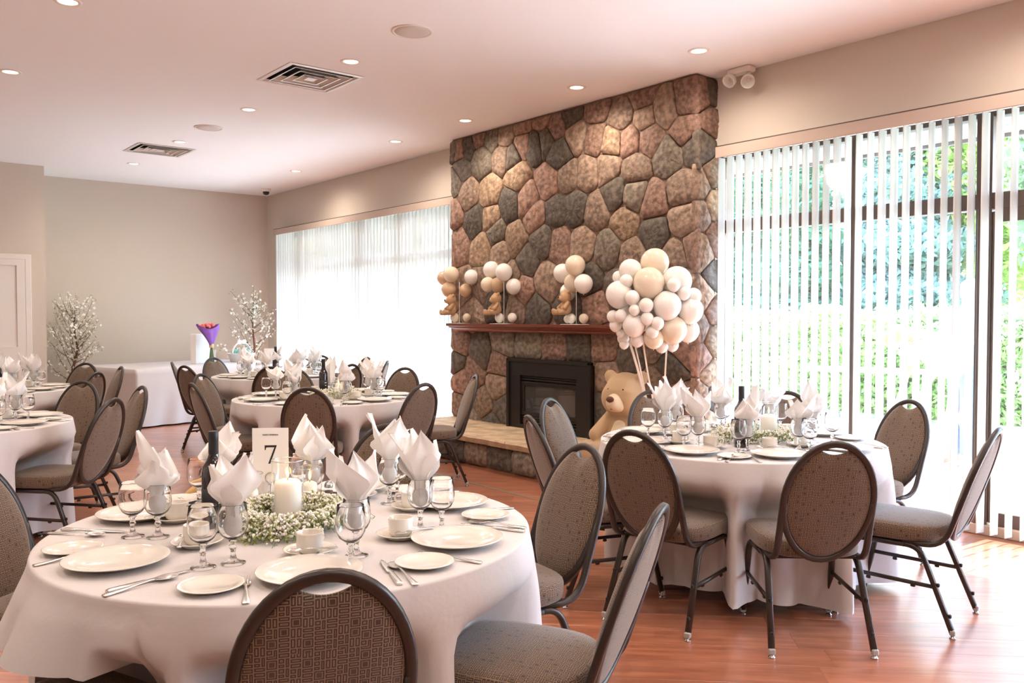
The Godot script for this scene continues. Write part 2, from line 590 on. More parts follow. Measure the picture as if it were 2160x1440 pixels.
func top_up(g: G) -> int:
	# +1 keeps the order, -1 flips it: the first triangle lies on top and must face up (clockwise from above)
	var n := (g.v[1] - g.v[0]).cross(g.v[2] - g.v[0])
	return 1 if n.y < 0 else -1

func frame_bar(parent: Node3D, called: String, c: Vector3, s: Vector3):
	var g := G.new()
	g.cbox(c, s, .004)
	part(called, g.done(), M.bronze, parent)

func windows():
	var gx := 6.05
	var defs := [
		["window_1", "wide window behind drawn vertical blinds beside the back corner", -13.17, -8.05, [-12.2, -10.31, -9.3], 1.0],
		["window_2", "wide bronze-framed window and glass door with open vertical blinds", -4.53, 3.1, [-3.334, -2.405, -1.2, 0.0, 1.2, 2.2], 1.0]]
	for d in defs:
		var w := struct_root(d[0], d[1], "window")
		var z0: float = d[2]
		var z1: float = d[3]
		var zc := (z0 + z1) / 2
		var sg := G.new()
		sg.cbox(Vector3(gx - .01, .035, zc), Vector3(.12, .07, z1 - z0), .006)
		part("sill", sg.done(), M.valance, w)
		frame_bar(w, "head_frame", Vector3(gx, 2.78, zc), Vector3(.1, .05, z1 - z0))
		frame_bar(w, "transom", Vector3(gx, 2.207, zc), Vector3(.1, .105, z1 - z0))
		var cuts := [z0]
		cuts.append_array(d[4]); cuts.append(z1)
		for i in cuts.size():
			var z: float = cuts[i]
			var wd := .055
			if z == -2.405: wd = .10
			frame_bar(w, "mullion", Vector3(gx - .002, 1.4, z), Vector3(.11, 2.8, wd))
			if z == -2.405: frame_bar(w, "mullion", Vector3(gx - .05, 1.08, z - .02), Vector3(.03, 2.16, .03))
		for i in cuts.size() - 1:
			var a: float = cuts[i] + .03
			var b: float = cuts[i + 1] - .03
			var g := G.new()
			g.box(Vector3(gx, 1.11, (a + b) / 2), Vector3(.006, 2.08, b - a))
			part("pane", g.done(), M.pane, w)
			g = G.new()
			g.box(Vector3(gx, 2.51, (a + b) / 2), Vector3(.006, .49, b - a))
			part("pane", g.done(), M.pane, w)
		if d[0] == "window_2":
			# sliding door leaf with its own frame
			for z in [-2.33, -1.26]: frame_bar(w, "door_stile", Vector3(gx - .03, 1.11, z), Vector3(.035, 2.05, .05))
			for y in [.115, 2.11]: frame_bar(w, "door_rail", Vector3(gx - .03, y, -1.795), Vector3(.035, .09, 1.02))
	# vertical blinds
	var sl := G.new()
	var wdt := .0395
	var rings := []
	for y in [.035, 2.765]:
		var ring := []
		for k in 5:
			var u := lerpf(-1, 1, k / 4.0)
			ring.append(Vector3(.0045 * (1 - u * u) , y, u * wdt))
		for k in 5:
			var u := lerpf(1, -1, k / 4.0)
			ring.append(Vector3(.0045 * (1 - u * u) - .0008, y, u * wdt))
		rings.append(ring)
	sl.loft(rings, true, true)
	var sm := sl.done()
	for d in [["vertical_blind", "white vertical blind that looks drawn across the window by the back corner", -13.13, -8.08], ["vertical_blind", "white vertical blind with open slats in front of the garden door", -4.41, -1.98]]:
		var b := thing(d[0], d[1], "blind")
		var z0: float = d[2]
		var z1: float = d[3]
		var ze: float = z1 if z1 < -5 else 3.05
		var g := G.new()
		g.cbox(Vector3(5.885, 2.79, (z0 + ze) / 2), Vector3(.05, .045, ze - z0), .004)
		part("headrail", g.done(), M.trim, b)
		g = G.new()
		g.cbox(Vector3(5.802, 2.797, (z0 + ze) / 2), Vector3(.012, .09, ze - z0 + .03), .003)
		g.box(Vector3(5.875, 2.838, (z0 + ze) / 2), Vector3(.15, .006, ze - z0 + .03))
		part("valance", g.done(), M.valance, b)
		g = G.new()
		g.box(Vector3(5.878, 2.846, (z0 + ze) / 2), Vector3(.162, .008, ze - z0 + .03))
		part("valance_edge", g.done(), M.bronze, b)
		var z := z0 - .0132
		var r := RandomNumberGenerator.new()
		r.seed = 4
		while z < z1:
			var o := part("slat", sm, M.slat, b, Vector3(5.885, 0, z))
			o.rotation.y = deg_to_rad(78 + r.randf_range(-5, 5))
			z += .0862

func foliage_mesh(size: float, n: int, sd: int) -> ArrayMesh:
	# a small clump of leaves, each a bent diamond
	var g := G.new()
	var r := RandomNumberGenerator.new()
	r.seed = sd
	for i in n:
		var c := Vector3(r.randf_range(-1, 1), r.randf_range(-1, 1), r.randf_range(-1, 1)) * size * 1.6
		var a := Vector3(r.randf_range(-1, 1), r.randf_range(-1, 1), r.randf_range(-1, 1)).normalized()
		var b := a.cross(Vector3(r.randf_range(-1, 1), r.randf_range(-1, 1), r.randf_range(-1, 1))).normalized()
		var k := a.cross(b) * size * .15
		g.t(c - a * size, c + b * size * .4 + k, c + a * size)
		g.t(c - a * size, c + a * size, c - b * size * .4 + k)
	return g.done(1)

func scatter(parent: Node3D, called: String, m: Mesh, mt: Material, xs: Array) -> MultiMeshInstance3D:
	var mm := MultiMesh.new()
	mm.transform_format = MultiMesh.TRANSFORM_3D
	mm.mesh = m; mm.instance_count = xs.size()
	for i in xs.size(): mm.set_instance_transform(i, xs[i])
	var o := MultiMeshInstance3D.new()
	o.name = called; o.multimesh = mm; o.material_override = mt
	parent.add_child(o, true)
	o.set_meta("kind", "stuff")
	return o

func leaf_mat(c: Color) -> StandardMaterial3D:
	var m := mat(c, .7)
	m.backlight_enabled = true; m.backlight = Color(.55, .6, .4)
	return m

func crown(c: Vector3, rad: Vector3, n: int, r: RandomNumberGenerator, shape := 0) -> Array:
	var o := []
	for i in n:
		var p := Vector3(r.randf_range(-1, 1), r.randf_range(-1, 1), r.randf_range(-1, 1))
		if shape == 0:
			p = p.normalized() * pow(r.randf(), .35)
			p *= 1.0 + .18 * sin(p.x * 7) * cos(p.z * 6 + p.y * 5)
		elif shape == 1:   # cone
			var h := 1.0 - sqrt(r.randf())
			var a := r.randf() * TAU
			var q := (1.0 - h) * (.75 + .3 * sin(h * 46.0)) * sqrt(r.randf_range(.3, 1))
			p = Vector3(cos(a) * q, h * 2 - 1, sin(a) * q)
		o.append(Transform3D(Basis.from_euler(Vector3(r.randf(), r.randf(), r.randf()) * TAU).scaled(Vector3.ONE * r.randf_range(.7, 1.3)), c + p * rad))
	return o

func outdoors():
	var g := G.new()
	g.box(Vector3(8.6, -.08, -4), Vector3(4.8, .1, 26))
	struct("patio_ground", g.done(), mat(Color8(196, 191, 182), .9), "pale concrete patio outside the glass door", "patio")
	g = G.new()
	g.box(Vector3(66, -.16, -10), Vector3(120, .2, 140))
	var lm := tri(mat(Color8(178, 192, 132), .95), .35, true)
	lm.albedo_texture = noise_tex(.02, 256, 61, 0.0, 5, FastNoiseLite.TYPE_SIMPLEX_SMOOTH, .6, 1.2)
	struct("lawn", g.done(), lm, "bright green lawn beyond the patio", "lawn")
	# eave: soffit panels seen through the tops of the windows, with a grey fascia board
	var e := struct_root("roof_eave", "grey panelled underside of the roof overhang outside the windows", "roof")
	var sof := mat(Color8(168, 168, 166), .7)
	var far := G.new()
	for i in 56:
		var z := -13.6 + i * .33
		var p := G.new()
		p.cbox(Vector3(6.60, 2.845, z), Vector3(.78, .03, .318), .005)
		if z > -5.2 and z < -1.2: part("soffit_panel", p.done(), sof, e)
		else: far.put(p, Transform3D.IDENTITY)
	part("soffit_panels_beyond", far.done(), sof, e).set_meta("kind", "stuff")
	g = G.new()
	g.cbox(Vector3(7.01, 2.92, -4.5), Vector3(.03, .24, 18.8), .004)
	part("fascia", g.done(), mat(Color8(120, 118, 116), .6), e)
	g = G.new()
	g.box(Vector3(6.6, 2.98, -4.5), Vector3(.84, .2, 18.8))
	part("eave_board", g.done(), sof, e)
	# hedge, trees
	var r := RandomNumberGenerator.new()
	r.seed = 8
	var leaf := foliage_mesh(.07, 12, 3)
	var xs := []
	for i in 7000:
		var z := r.randf_range(-26, 5)
		var y := pow(r.randf(), .8) * 1.55
		var k := 1.0 if y > 1.3 or r.randf() < .5 else -1.0
		var x := 13.2 + .1 * sin(z * 1.3) + (r.randf_range(-.45, .45) if y > 1.35 else -.42 * absf(k) + r.randf_range(-.08, .08))
		xs.append(Transform3D(Basis.from_euler(Vector3(r.randf(), r.randf(), r.randf()) * TAU), Vector3(x, y, z)))
	var h := thing("clipped_hedge", "clipped green hedge running along the far side of the lawn", "hedge")
	scatter(h, "foliage", leaf, leaf_mat(Color8(150, 184, 100)), xs)
	g = G.new()
	g.box(Vector3(13.2, .7, -10.5), Vector3(.6, 1.4, 31))
	part("branches", g.done(), mat(Color8(70, 90, 40), .9), h)
	var big := foliage_mesh(.13, 14, 5)
	var needle := foliage_mesh(.12, 22, 6)
	var defs := [
		["spruce_tree", "blue-green spruce standing behind the hedge", Vector3(21.5, 0, -10.6), 2.6, 9.5, 1, Color8(140, 168, 168)],
		["spruce_tree", "dark green conifer beyond the lawn beside the blue spruce", Vector3(20, 0, -14.2), 1.8, 8.0, 1, Color8(70, 118, 96)],
		["leafy_tree", "yellow-green leafy tree seen above the bending visitors", Vector3(24, 0, -8.2), 3.6, 8.5, 0, Color8(190, 212, 120)],
		["leafy_tree", "pale green leafy tree seen through the glass door", Vector3(20, 0, -3.4), 3.0, 7.2, 0, Color8(180, 206, 124)],
		["leafy_tree", "tall dark-trunked tree seen at the edge of the glass door", Vector3(17.5, 0, -4.9), 1.6, 7.5, 0, Color8(120, 146, 112)],
		["leafy_tree", "broad green tree seen between the slats next to the fireplace", Vector3(23, 0, -18.5), 3.8, 8.0, 0, Color8(146, 184, 116)],
		["spruce_tree", "dark narrow conifer seen beside the narrow window post", Vector3(19, 0, -11.9), 1.3, 7.0, 1, Color8(64, 108, 84)]]
	for d in defs:
		var t := thing(d[0], d[1], "tree", d[2])
		var hh: float = d[4]
		g = G.new()
		g.lathe([Vector2(0, -.05), Vector2(.22, 0), Vector2(.14, 1.2), Vector2(.1, hh * .6), Vector2(0, hh * .8)], 10)
		part("trunk", g.done(), M.twig, t)
		if d[5] == 1: scatter(t, "foliage", needle, leaf_mat(d[6]), crown(Vector3(0, hh * .5 + .3, 0), Vector3(d[3], hh * .5, d[3]), 2600, r, 1))
		else: scatter(t, "foliage", big, leaf_mat(d[6]), crown(Vector3(0, hh * .62, 0), Vector3(d[3], hh * .4, d[3]), 2600, r, 0))
	# white folding table on the lawn
	var t := thing("garden_table", "white folding table standing on the lawn in front of the hedge", "table", Vector3(11.9, -.06, -6.3), .3)
	g = G.new()
	g.cbox(Vector3(0, .73, 0), Vector3(.75, .04, 1.8), .008)
	part("table_top", g.done(), M.plastic, t)
	for x in [-.3, .3]:
		for z in [-.75, .75]:
			g = G.new()
			g.cbox(Vector3(x, .355, z), Vector3(.035, .71, .035), .004)
			part("leg", g.done(), M.plastic, t)

# ------------------------------------------------------------------ fireplace
func cell_poly(i: int, seeds: Array, box_: PackedVector2Array, gap: float) -> PackedVector2Array:
	var poly := box_
	for j in seeds.size():
		if j == i: continue
		var d: Vector2 = seeds[j] - seeds[i]
		var l := d.length()
		if l > 1.6 or l < .001: continue
		var n := d / l
		poly = clip_half(poly, (seeds[i] as Vector2) + n * (l / 2 - gap / 2), n)
		if poly.size() < 3: break
	return poly
func clip_half(poly: PackedVector2Array, p: Vector2, n: Vector2) -> PackedVector2Array:
	var o := PackedVector2Array()
	for k in poly.size():
		var a := poly[k]
		var b := poly[(k + 1) % poly.size()]
		var da := (a - p).dot(n)
		var db := (b - p).dot(n)
		if da <= 0: o.append(a)
		if (da < 0) != (db < 0) and da != db: o.append(a.lerp(b, da / (da - db)))
	return o
# a stone in the plane (u, v) standing proud along w
func stone_mesh(poly: PackedVector2Array, proud: float, r: RandomNumberGenerator) -> G:
	var pts := PackedVector2Array()
	for k in poly.size():
		var a := poly[k]
		var b := poly[(k + 1) % poly.size()]
		var m := maxi(1, int(a.distance_to(b) / .09))
		for q in m: pts.append(a.lerp(b, float(q) / m))
	for it in 2:      # round the corners
		var o := PackedVector2Array()
		for k in pts.size():
			var a := pts[k]
			var b := pts[(k + 1) % pts.size()]
			if it == 1 and pts.size() > 18:
				o.append((pts[(k - 1 + pts.size()) % pts.size()] + a * 2 + b) / 4)
			else:
				o.append(a.lerp(b, .16)); o.append(a.lerp(b, .84))
		pts = o
	var c := Vector2.ZERO
	for p in pts: c += p
	c /= pts.size()
	var slope := Vector2(r.randf_range(-1, 1), r.randf_range(-1, 1)) * .045
	var rings := [[], [], [], []]
	for p in pts:
		var d := (p - c)
		var j := p + d.normalized() * r.randf_range(-.002, .002)
		var inset := d.normalized() * .012
		var hh := proud + d.dot(slope) + r.randf_range(-.004, .004)
		rings[0].append(Vector3(j.x, j.y, -.02)); rings[1].append(Vector3(j.x, j.y, proud * .35))
		rings[2].append(Vector3(j.x - inset.x, j.y - inset.y, hh))
		var m := c + d * .45
		rings[3].append(Vector3(m.x, m.y, proud + .008 + d.dot(slope) * .4 + r.randf_range(-.007, .007)))
	var g := G.new()
	g.loft(rings, true, false)
	var mid := Vector3(c.x, c.y, proud + .006)
	for k in pts.size(): g.t(mid, rings[3][k], rings[3][(k + 1) % pts.size()])
	return g

func stones(parent: Node3D, seeds: Array, kinds: Array, frame: PackedVector2Array, x: Transform3D, hole := Rect2(), r: RandomNumberGenerator = null):
	for i in seeds.size():
		var poly := cell_poly(i, seeds, frame, .006)
		if poly.size() < 3: continue
		if hole.has_area():
			var box_ := PackedVector2Array([hole.position, hole.position + Vector2(hole.size.x, 0), hole.end, hole.position + Vector2(0, hole.size.y)])
			if Geometry2D.intersect_polygons(poly, box_).size() > 0:
				var best := PackedVector2Array()
				var most := 0.0
				for e in [[hole.position, Vector2(1, 0)], [hole.end, Vector2(-1, 0)], [hole.position, Vector2(0, 1)], [hole.end, Vector2(0, -1)]]:
					var cut := clip_half(poly, e[0], e[1])
					var ar := 0.0
					for k in cut.size(): ar += cut[k].cross(cut[(k + 1) % cut.size()])
					if e[1].y > 0 and seeds[i].y > .31: ar *= .05     # the hearth hides that part
					if absf(ar) > most: most = absf(ar); best = cut
				poly = best
				if poly.size() < 3: continue
		var area := 0.0
		for k in poly.size(): area += poly[k].cross(poly[(k + 1) % poly.size()])
		if absf(area) < .004: continue
		var g := stone_mesh(poly, r.randf_range(.014, .032), r)
		var h := G.new()
		h.put(g, x)
		part("stone", h.done(), M.stone[kinds[i]][r.randi() % 2], parent)

func fireplace():
	var f := thing("stone_fireplace", "tall fireplace of irregular brown and grey fieldstones reaching the ceiling", "fireplace")
	var r := RandomNumberGenerator.new()
	r.seed = 12
	var z0 := -8.047
	var z1 := -4.534
	# mortar body with the firebox opening left free
	var g := G.new()
	g.box(Vector3(5.847, CEIL / 2, (z0 + .02 - 6.92) / 2), Vector3(.27, CEIL, -6.92 - z0 - .02))
	g.box(Vector3(5.847, CEIL / 2, (z1 - .02 - 5.74) / 2), Vector3(.27, CEIL, z1 - .02 + 5.74))
	g.box(Vector3(5.847, (CEIL + .98) / 2, -6.33), Vector3(.27, CEIL - .98, 1.18))
	g.box(Vector3(5.847, .15, -6.33), Vector3(.27, .3, 1.18))
	g.box(Vector3(6.01, 1.38, -6.29), Vector3(.09, 2.76, 3.47))
	part("mortar_body", g.done(), M.mortar, f)
	var raw := "G -8 3.35;P -7.9 3.32;D -7.73 3.35;D -7.86 3.11;G -7.99 2.99;P -7.51 3.43;G -7.29 3.36;G -7.45 3.16;T -7.06 3.34;T -7.11 3.14;P -6.79 3.41;P -6.79 3.23;D -6.95 3.12;D -6.57 3.19;D -6.43 3.22;P -6.47 3.42;P -6.28 3.32;D -6.05 3.41;T -5.98 3.18;P -5.73 3.11;P -5.71 3.38;T -5.39 3.25;D -6.2 3.04;L -6.88 2.91;P -6.38 2.78;T -6.1 2.8;T -7.73 2.8;L -7.32 2.79;T -5.84 2.8;T -5.56 2.82;L -5.51 3.04;P -5.29 3.03;P -5.06 3.01;P -5.13 3.38;T -5.11 3.19;T -4.89 3.23;T -5.22 2.76;G -4.83 2.82;P -4.64 3.27;P -4.65 3;D -4.56 2.86;D -5.48 2.57;G -5.22 2.53;P -5.01 2.45;T -4.69 2.52;D -6.99 2.62;P -6.7 2.63;D -6.26 2.49;D -5.99 2.49;T -5.71 2.43;L -5.35 2.3;D -7.62 2.49;L -7.3 2.5;P -6.59 2.46;D -6.47 2.21;L -6.88 2.25;G -7.23 2.36;P -7.91 2.28;L -7.47 2.2;P -6.22 2.16;T -5.89 2.14;G -5.56 2.08;D -4.99 2.17;T -4.66 2.26;T -5.25 1.99;T -4.76 1.96;P -7.99 2.6;D -6.7 2.03;T -7.16 2.11;P -4.55 2.03"
	raw += ";D -6.67 1.94;P -6.78 1.71;T -6.97 1.85;D -7.19 1.62;T -7.66 1.5;T -6.9 1.53;D -6.58 1.5;T -6.4 1.81;P -5.73 1.55;D -5.8 1.77;D -6.06 1.52;T -7.8 1.75;T -7.47 1.79;D -5.41 1.7;T -5.23 1.52;P -4.99 1.69;D -4.98 1.46;T -4.74 1.73;T -4.7 1.51;P -7.91 1.16;D -7.48 1.05;G -7.12 1.16;G -6.67 1.14;P -6.27 1.14;D -5.94 1.15;P -5.61 1.16;P -7.17 .95;P -7.61 .81;P -7.88 .71;T -7.19 .69;D -7.97 .92;T -7.92 .44;T -7.45 .5;D -7.09 .48;T -5.59 .89;D -5.61 .59;D -5.26 1.07;T -5.26 .81;D -4.81 1.02;P -4.69 1.18;T -4.99 1.19;T -4.97 .86;P -4.73 .72;T -5.05 .6;G -7.7 .3;D -7.3 .25;P -5.4 .4;T -4.8 .4;D -7.95 .15;P -5.1 .25"
	var seeds := []
	var kinds := []
	for e in raw.split(";"):
		var w := e.split(" ")
		var p := Vector2(float(w[1]), float(w[2]))
		var near := false
		for s in seeds:
			if p.distance_to(s) < .1: near = true
		if near: continue
		seeds.append(p); kinds.append(w[0])
	var frame := PackedVector2Array([Vector2(z0, .02), Vector2(z1 + .022, .02), Vector2(z1 + .022, CEIL - .012), Vector2(z0, CEIL - .012)])
	# (u, v, w) -> z, y, -x
	var xf := Transform3D(Basis(Vector3(0, 0, 1), Vector3(0, 1, 0), Vector3(-1, 0, 0)), Vector3(5.71, 0, 0))
	stones(f, seeds, kinds, frame, xf, Rect2(-6.95, .29, 1.235, .72), r)
	# the side that faces the garden door
	seeds = []; kinds = []
	var side := "P 5.78 3.3;D 5.92 3.33;P 5.9 3.1;D 5.82 2.85;T 5.76 2.55;T 5.93 2.66;L 5.95 2.4;T 5.77 2.3;L 5.8 2.0;P 5.97 2.1;D 5.96 1.78;L 5.83 1.62;P 5.96 1.5;T 5.77 1.35;L 5.95 1.24;P 5.8 1.1;L 5.9 .95;L 5.8 .78;D 5.96 .76;L 5.86 .55;P 5.97 .4;T 5.78 .36;L 5.9 .18"
	for e in side.split(";"):
		var w := e.split(" ")
		seeds.append(Vector2(float(w[1]), float(w[2]))); kinds.append(w[0])
	var xs := Transform3D(Basis(Vector3(1, 0, 0), Vector3(0, 1, 0), Vector3(0, 0, 1)), Vector3(0, 0, z1 - .018))
	stones(f, seeds, kinds, PackedVector2Array([Vector2(5.682, .02), Vector2(6.045, .02), Vector2(6.045, CEIL - .012), Vector2(5.682, CEIL - .012)]), xs, Rect2(), r)
	# mantel shelf: a moulded board
	g = G.new()
	var pr := [Vector2(.30, 1.368), Vector2(.30, 1.345), Vector2(.285, 1.342), Vector2(.272, 1.335), Vector2(.268, 1.325), Vector2(.245, 1.318), Vector2(.225, 1.303), Vector2(.218, 1.292), Vector2(.19, 1.284), Vector2(.165, 1.28), Vector2(.0, 1.28), Vector2(.0, 1.368)]
	var rings := []
	for e in [[-7.87, 1.0], [-4.70, 1.0]]:
		var ring := []
		for p in pr:
			var cut: float = (.30 - p.x) * .55 * (1 if e[0] < -6 else -1) if p.x > .01 else .16 * (1 if e[0] < -6 else -1)
			ring.append(Vector3(5.80 - p.x, p.y, e[0] + (cut if p.y < 1.36 else 0.0)))
		rings.append(ring)
	g.s = -1
	g.loft(rings, true, true)
	part("mantel_shelf", g.done(), M.mantel, f)
	# raised hearth: stone front, thick slabs on top
	g = G.new()
	g.box(Vector3(5.372, .115, -6.30), Vector3(.80, .23, 3.42))
	part("hearth_core", g.done(), M.mortar, f)
	seeds = []; kinds = []
	var z := -8.0
	while z < -4.5:
		var wdt := r.randf_range(.2, .42)
		seeds.append(Vector2(z + wdt / 2, .12 + r.randf_range(-.03, .03))); kinds.append("DTPGD"[r.randi() % 5])
		z += wdt
	stones(f, seeds, kinds, PackedVector2Array([Vector2(-8.03, .015), Vector2(-4.56, .015), Vector2(-4.56, .235), Vector2(-8.03, .235)]), Transform3D(xf.basis, Vector3(4.965, 0, 0)), Rect2(), r)
	z = -8.05
	for wdt in [.92, 1.05, .85, .69]:
		g = G.new()
		g.s = -1
		var n := 10
		var rg := [[], [], [], []]
		for i in n + 1:
			var zz: float = z + .004 + (wdt - .008) * i / n
			var j := r.randf_range(-.008, .008)
			rg[0].append(Vector3(5.74, .235, zz)); rg[1].append(Vector3(4.91 + j, .235, zz)); rg[2].append(Vector3(4.895 + j * .6, .283 + r.randf_range(-.006, .004), zz)); rg[3].append(Vector3(4.907 + j * .5, .30, zz))
		rg.append([])
		for i in n + 1: rg[4].append(Vector3(5.74, .30, rg[3][i].z))
		for a in 4:
			for i in n: g.q(rg[a][i], rg[a + 1][i], rg[a + 1][i + 1], rg[a][i + 1])
		for e in [0, n]: g.t(rg[0][e], rg[1][e], rg[2][e]); g.t(rg[0][e], rg[2][e], rg[3][e]); g.t(rg[0][e], rg[3][e], rg[4][e])
		part("hearth_slab", g.done(), M.slab, f)
		z += wdt
	# black gas insert
	var s := Node3D.new()
	s.name = "fireplace_insert"; f.add_child(s)
	g = G.new()
	var a0 := -6.955
	var a1 := -5.705
	var xo := 5.645
	g.cbox(Vector3(xo, .655, a0 + .02), Vector3(.05, .73, .04), .008)
	g.cbox(Vector3(xo, .655, a1 - .02), Vector3(.05, .73, .04), .008)
	g.cbox(Vector3(xo, 1.0, (a0 + a1) / 2), Vector3(.05, .035, a1 - a0), .008)
	g.box(Vector3(xo + .012, .592, a0 + .12), Vector3(.03, .505, .17))
	g.box(Vector3(xo + .012, .592, a1 - .12), Vector3(.03, .505, .17))
	g.box(Vector3(xo + .012, .92, (a0 + a1) / 2), Vector3(.03, .15, a1 - a0 - .07))
	g.box(Vector3(xo + .012, .315, (a0 + a1) / 2), Vector3(.03, .05, a1 - a0 - .07))
	part("surround", g.done(), M.iron, s)
	g = G.new()
	for y in [.362, .390, .418, .805, .83]: g.cbox(Vector3(xo + .035, y, -6.33), Vector3(.03, .016, .84), .003)
	part("louvre", g.done(), M.iron, s)
	g = G.new()
	for zz in [-6.735, -5.925]: g.cbox(Vector3(xo + .03, .605, zz), Vector3(.03, .345, .05), .006)
	for y in [.455, .76]: g.cbox(Vector3(xo + .0301, y, -6.33), Vector3(.03, .045, .86), .006)
	part("door_frame", g.done(), M.iron, s)
	g = G.new()
	g.box(Vector3(xo + .034, .61, -6.33), Vector3(.004, .27, .77))
	part("glass_front", g.done(), M.pane, s)
	g = G.new()
	g.box(Vector3(5.94, .645, -6.33), Vector3(.02, .66, 1.1))
	for zz in [-6.86, -5.80]: g.box(Vector3(5.81, .645, zz), Vector3(.26, .66, .02))
	g.box(Vector3(5.81, .31, -6.33), Vector3(.26, .02, 1.1)); g.box(Vector3(5.81, .97, -6.33), Vector3(.26, .02, 1.1))
	part("firebox_lining", g.done(), M.brick, s)
	for k in 4:
		g = G.new()
		var zz := -6.56 + k * .15
		g.sweep([Vector3(5.78, .37, zz - .16), Vector3(5.82, .40, zz), Vector3(5.86, .44 + .02 * (k % 2), zz + .15)], round_prof(.035, 7), Vector3.UP, false, [.9, 1.1, .8])
		part("gas_log", g.done(), M.log, s)

# ------------------------------------------------------------------ ceiling fittings
func ceiling_fittings():
	# recessed lights: a trim ring and a glowing lamp, with the light itself just below
	var ring := G.new()
	ring.lathe([Vector2(.058, .004), Vector2(.058, -.002), Vector2(.062, -.006), Vector2(.082, -.004), Vector2(.085, .001), Vector2(.085, .004)], 28, Vector3.ZERO, true)
	var ring_m := ring.done()
	var lamp := G.new()
	lamp.lathe([Vector2(0, -.0035), Vector2(.04, -.003), Vector2(.056, -.001), Vector2(.056, .002), Vector2(0, .002)], 28)
	var lamp_m := lamp.done()
	var spots := [[1.31, -6.07, "second from the door side in the near row"], [1.31, -8.1, "at the picture edge above the door-side tables"], [3.335, -6.07, "beside the nearer air diffuser"], [3.335, -8.1, "between the two air diffusers"], [3.335, -10.1, "right behind the farther ceiling speaker"], [3.335, -11.92, "just past the farther air diffuser"],
		[5.24, -11.1, "nearest the dome camera"], [5.24, -8.5, "over the window next to the fireplace"], [5.24, -7.143, "in front of the fireplace's back corner"], [5.24, -5.494, "in front of the middle of the stonework"], [5.24, -4.157, "in front of the emergency lamps"],
		[-.7, -6.07, ""], [-.7, -8.1, ""], [-.7, -10.1, ""], [1.31, -4.0, ""], [3.335, -4.0, ""], [-.7, -4.0, ""], [1.31, -1.9, ""], [3.335, -1.9, ""], [5.24, -1.9, ""], [-.7, -1.9, ""], [1.31, .2, ""], [3.335, .2, ""], [5.24, .2, ""], [-.7, .2, ""], [1.31, 2.3, ""], [3.335, 2.3, ""]]
	for i in spots.size():
		var s: Array = spots[i]
		var lab: String = "round recessed ceiling light " + (s[2] if s[2] != "" else "outside the picture, number " + words_for(i))
		var o := thing("ceiling_light", lab, "light", Vector3(s[0], CEIL, s[1]), 0, "recessed ceiling lights")
		part("trim_ring", ring_m, M.trim, o)
		part("lamp_face", lamp_m, M.lamp, o)
		var l := SpotLight3D.new()
		l.name = "lamp_light"
		l.position = Vector3(0, -.03, 0); l.rotation_degrees = Vector3(-90, 0, 0)
		l.light_color = LAMP_COL; l.light_energy = LAMP_E; l.spot_angle = 84; l.spot_angle_attenuation = .8
		l.spot_range = 25; l.spot_attenuation = 2; l.light_size = .05; l.shadow_enabled = true
		o.add_child(l)
	# square air diffusers
	for e in [[-6.715, "square louvred air diffuser in the ceiling nearer the viewer"], [-10.755, "square louvred air diffuser in the ceiling farther down the room"]]:
		var o := thing("air_diffuser", e[1], "air vent", Vector3(3.305, CEIL, e[0]), 0, "ceiling air diffusers")
		var g := G.new()
		g.s = -1
		for q in [[.335, .30, -.004, -.008], [.30, .285, -.008, .012]]: square_band(g, q[0], q[1], q[2], q[3])
		part("flange", g.done(), M.vent, o)
		for q in [[.262, .205, -.012, .035], [.187, .130, -.014, .03], [.112, .06, -.014, .025]]:
			g = G.new()
			g.s = -1
			square_band(g, q[0], q[1], q[2], q[3])
			square_band(g, q[0] - .004, q[1] - .004, q[2] + .004, q[3] + .004)
			square_band(g, q[0], q[0] - .012, q[2], q[2] + .001)
			part("vane", g.done(1), M.vent, o)
		g = G.new()
		g.cbox(Vector3(0, -.008, 0), Vector3(.09, .006, .09), .002)
		part("centre_plate", g.done(), M.vent, o)
		g = G.new()
		for q in [[0, .32], [0, -.32]]: g.box(Vector3(q[1], .12, 0), Vector3(.01, .24, .65)); g.box(Vector3(0, .12, q[1]), Vector3(.65, .24, .01))
		g.box(Vector3(0, .25, 0), Vector3(.65, .02, .65))
		part("duct_box", g.done(), M.duct, o)
	# flush ceiling speakers
	for e in [[-5.156, "round flush ceiling speaker nearer the viewer"], [-9.144, "round flush ceiling speaker beyond the first recessed lights"]]:
		var o := thing("ceiling_speaker", e[1], "speaker", Vector3(3.32, CEIL, e[0]), 0, "ceiling speakers")
		var g := G.new()
		g.lathe([Vector2(.128, .004), Vector2(.128, -.006), Vector2(.135, -.009), Vector2(.146, -.006), Vector2(.148, .004)], 36, Vector3.ZERO, true)
		part("rim", g.done(), M.trim, o)
		g = G.new()
		g.lathe([Vector2(0, -.010), Vector2(.08, -.009), Vector2(.128, -.005), Vector2(.128, .003), Vector2(0, .003)], 36)
		part("grille", g.done(), M.grille, o)
	# dome camera
	var c := thing("dome_camera", "small dark dome camera on the ceiling in the back corner", "camera", Vector3(5.6, CEIL, -12.95))
	var g := G.new()
	g.lathe([Vector2(0, .002), Vector2(.075, .002), Vector2(.075, -.03), Vector2(.06, -.045), Vector2(0, -.045)], 24)
	part("housing", g.done(), M.trim, c)
	g = G.new()
	g.lathe([Vector2(.05, -.04), Vector2(.05, -.062), Vector2(.036, -.088), Vector2(0, -.098)], 20)
	part("dome", g.done(1), M.dark, c)
	# emergency lamps
	c = thing("emergency_light", "white twin-head emergency light where the ceiling meets the wall by the fireplace", "light", Vector3(5.86, CEIL - .0, -4.22))
	g = G.new()
	g.cbox(Vector3(0, -.025, 0), Vector3(.10, .05, .22), .012)
	part("base_plate", g.done(), M.trim, c)
